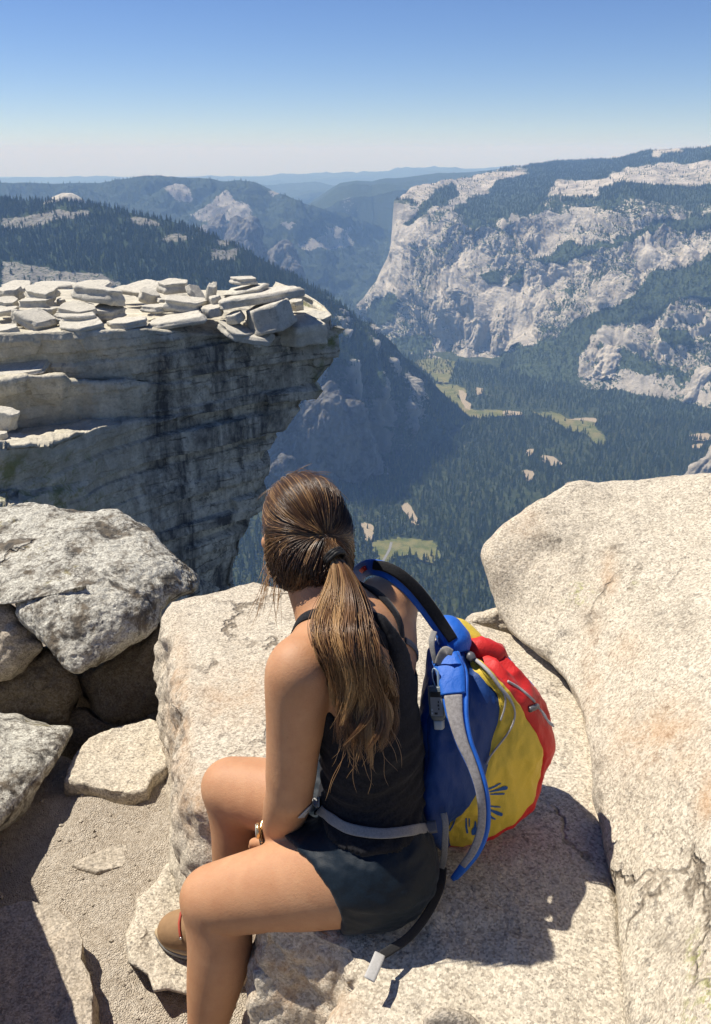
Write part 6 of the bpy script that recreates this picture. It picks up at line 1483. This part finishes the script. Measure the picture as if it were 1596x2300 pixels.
# ------------------------------------------------------------ clear hand-gel bottle hanging from the webbing
gel = empty('gel_bottle', tuple(at(983, 1580, 1.735))); tag(gel, 'small grey bottle of hand gel hanging upside down from the backpack strap', 'bottle')
GL = np.array(gel.location); ax = at(986, 1620, 1.737) - at(981, 1540, 1.737); ax /= np.linalg.norm(ax); fr_ = -GL / np.linalg.norm(GL); fr_ = fr_ + V3(-.28, 0, 0); sx = np.cross(ax, fr_); sx /= np.linalg.norm(sx); fz = np.cross(sx, ax)
if fz @ fr_ < 0: fz = -fz
M_GEL = plain('grey bottle plastic', (.10, .125, .135), .25, .5, .08, 60); M_CAP = plain('pale cap', (.42, .47, .50), .4, .4, .05, 60); M_LBL = plain('white label', (.22, .23, .235), .5, .3, .06, 60); M_INK = plain('black ink', (.006, .006, .007), .4, .4, .1, 60); M_RUB = plain('clear blue rubber', (.22, .30, .40), .35, .5, .1, 60)
def gp(u, v, w): return GL + sx * u + ax * v + fz * w      # across, down, outwards
def loftbox(name, secs, mat, parent=gel, n=36):
    a = np.arange(n) / n * 2 * np.pi; G = []
    for v, hw, hd in secs:
        ca = np.sign(np.cos(a)) * np.abs(np.cos(a)) ** .45; sa = np.sign(np.sin(a)) * np.abs(np.sin(a)) ** .45; G.append(np.array([gp(hw * c1, v, hd * s1) for c1, s1 in zip(ca, sa)]))
    G = [np.repeat(G[0].mean(0)[None], n, 0)] + G + [np.repeat(G[-1].mean(0)[None], n, 0)]; G = np.array(G); return mesh(name, G.reshape(-1, 3) - GL, gridF(*G.shape[:2], wrap=True), mat, parent)
bb = loftbox('bottle_body', [(-.036, .013, .008), (-.034, .0165, .011), (-.026, .0172, .0125), (.020, .0168, .0125), (.030, .013, .0105), (.034, .009, .009)], M_GEL)
loftbox('cap', [(.033, .0092, .0092), (.035, .0098, .0098), (.049, .0094, .0094), (.0505, .0085, .0085)], M_CAP)
def card(name, u0, u1, v0, v1, w, mat, parent):
    V = [gp(u, v, w_) for w_ in (w, w + .0008) for u, v in ((u0, v0), (u1, v0), (u1, v1), (u0, v1))]
    return mesh(name, np.array(V) - GL, [[0, 3, 2, 1], [4, 5, 6, 7], [0, 1, 5, 4], [1, 2, 6, 5], [2, 3, 7, 6], [3, 0, 4, 7]], mat, parent, smooth=False)
lb = card('label', -.0125, .0115, -.027, .022, .0124, M_LBL, gel); card('print', -.0120, .0110, -.0265, -.0155, .0133, M_INK, lb)
for k, (u0, u1, v) in enumerate(((-.006, -.004, -.008), (-.006, -.003, -.001), (-.006, -.004, .006), (-.002, .004, .015))): card('print', u0, u1, v, v + .004, .0133, M_INK, lb)
for v in (.008, .015): card('print', .0075, .0105, v, v + .0035, .0133, M_CAP, lb)
C = catmull(np.array([gp(-.006, -.033, .0), gp(-.0055, -.050, .002), gp(-.004, -.064, .002), gp(.004, -.070, .0), gp(.008, -.060, -.001), gp(.007, -.046, -.001), gp(.003, -.034, .0)]), 40); V, F = tubeVF(C, np.interp(np.linspace(0, 1, 40), [0, .3, .5, 1], [.0045, .0028, .0016, .0014]), 8); mesh('loop', V - GL, F, M_RUB, gel)
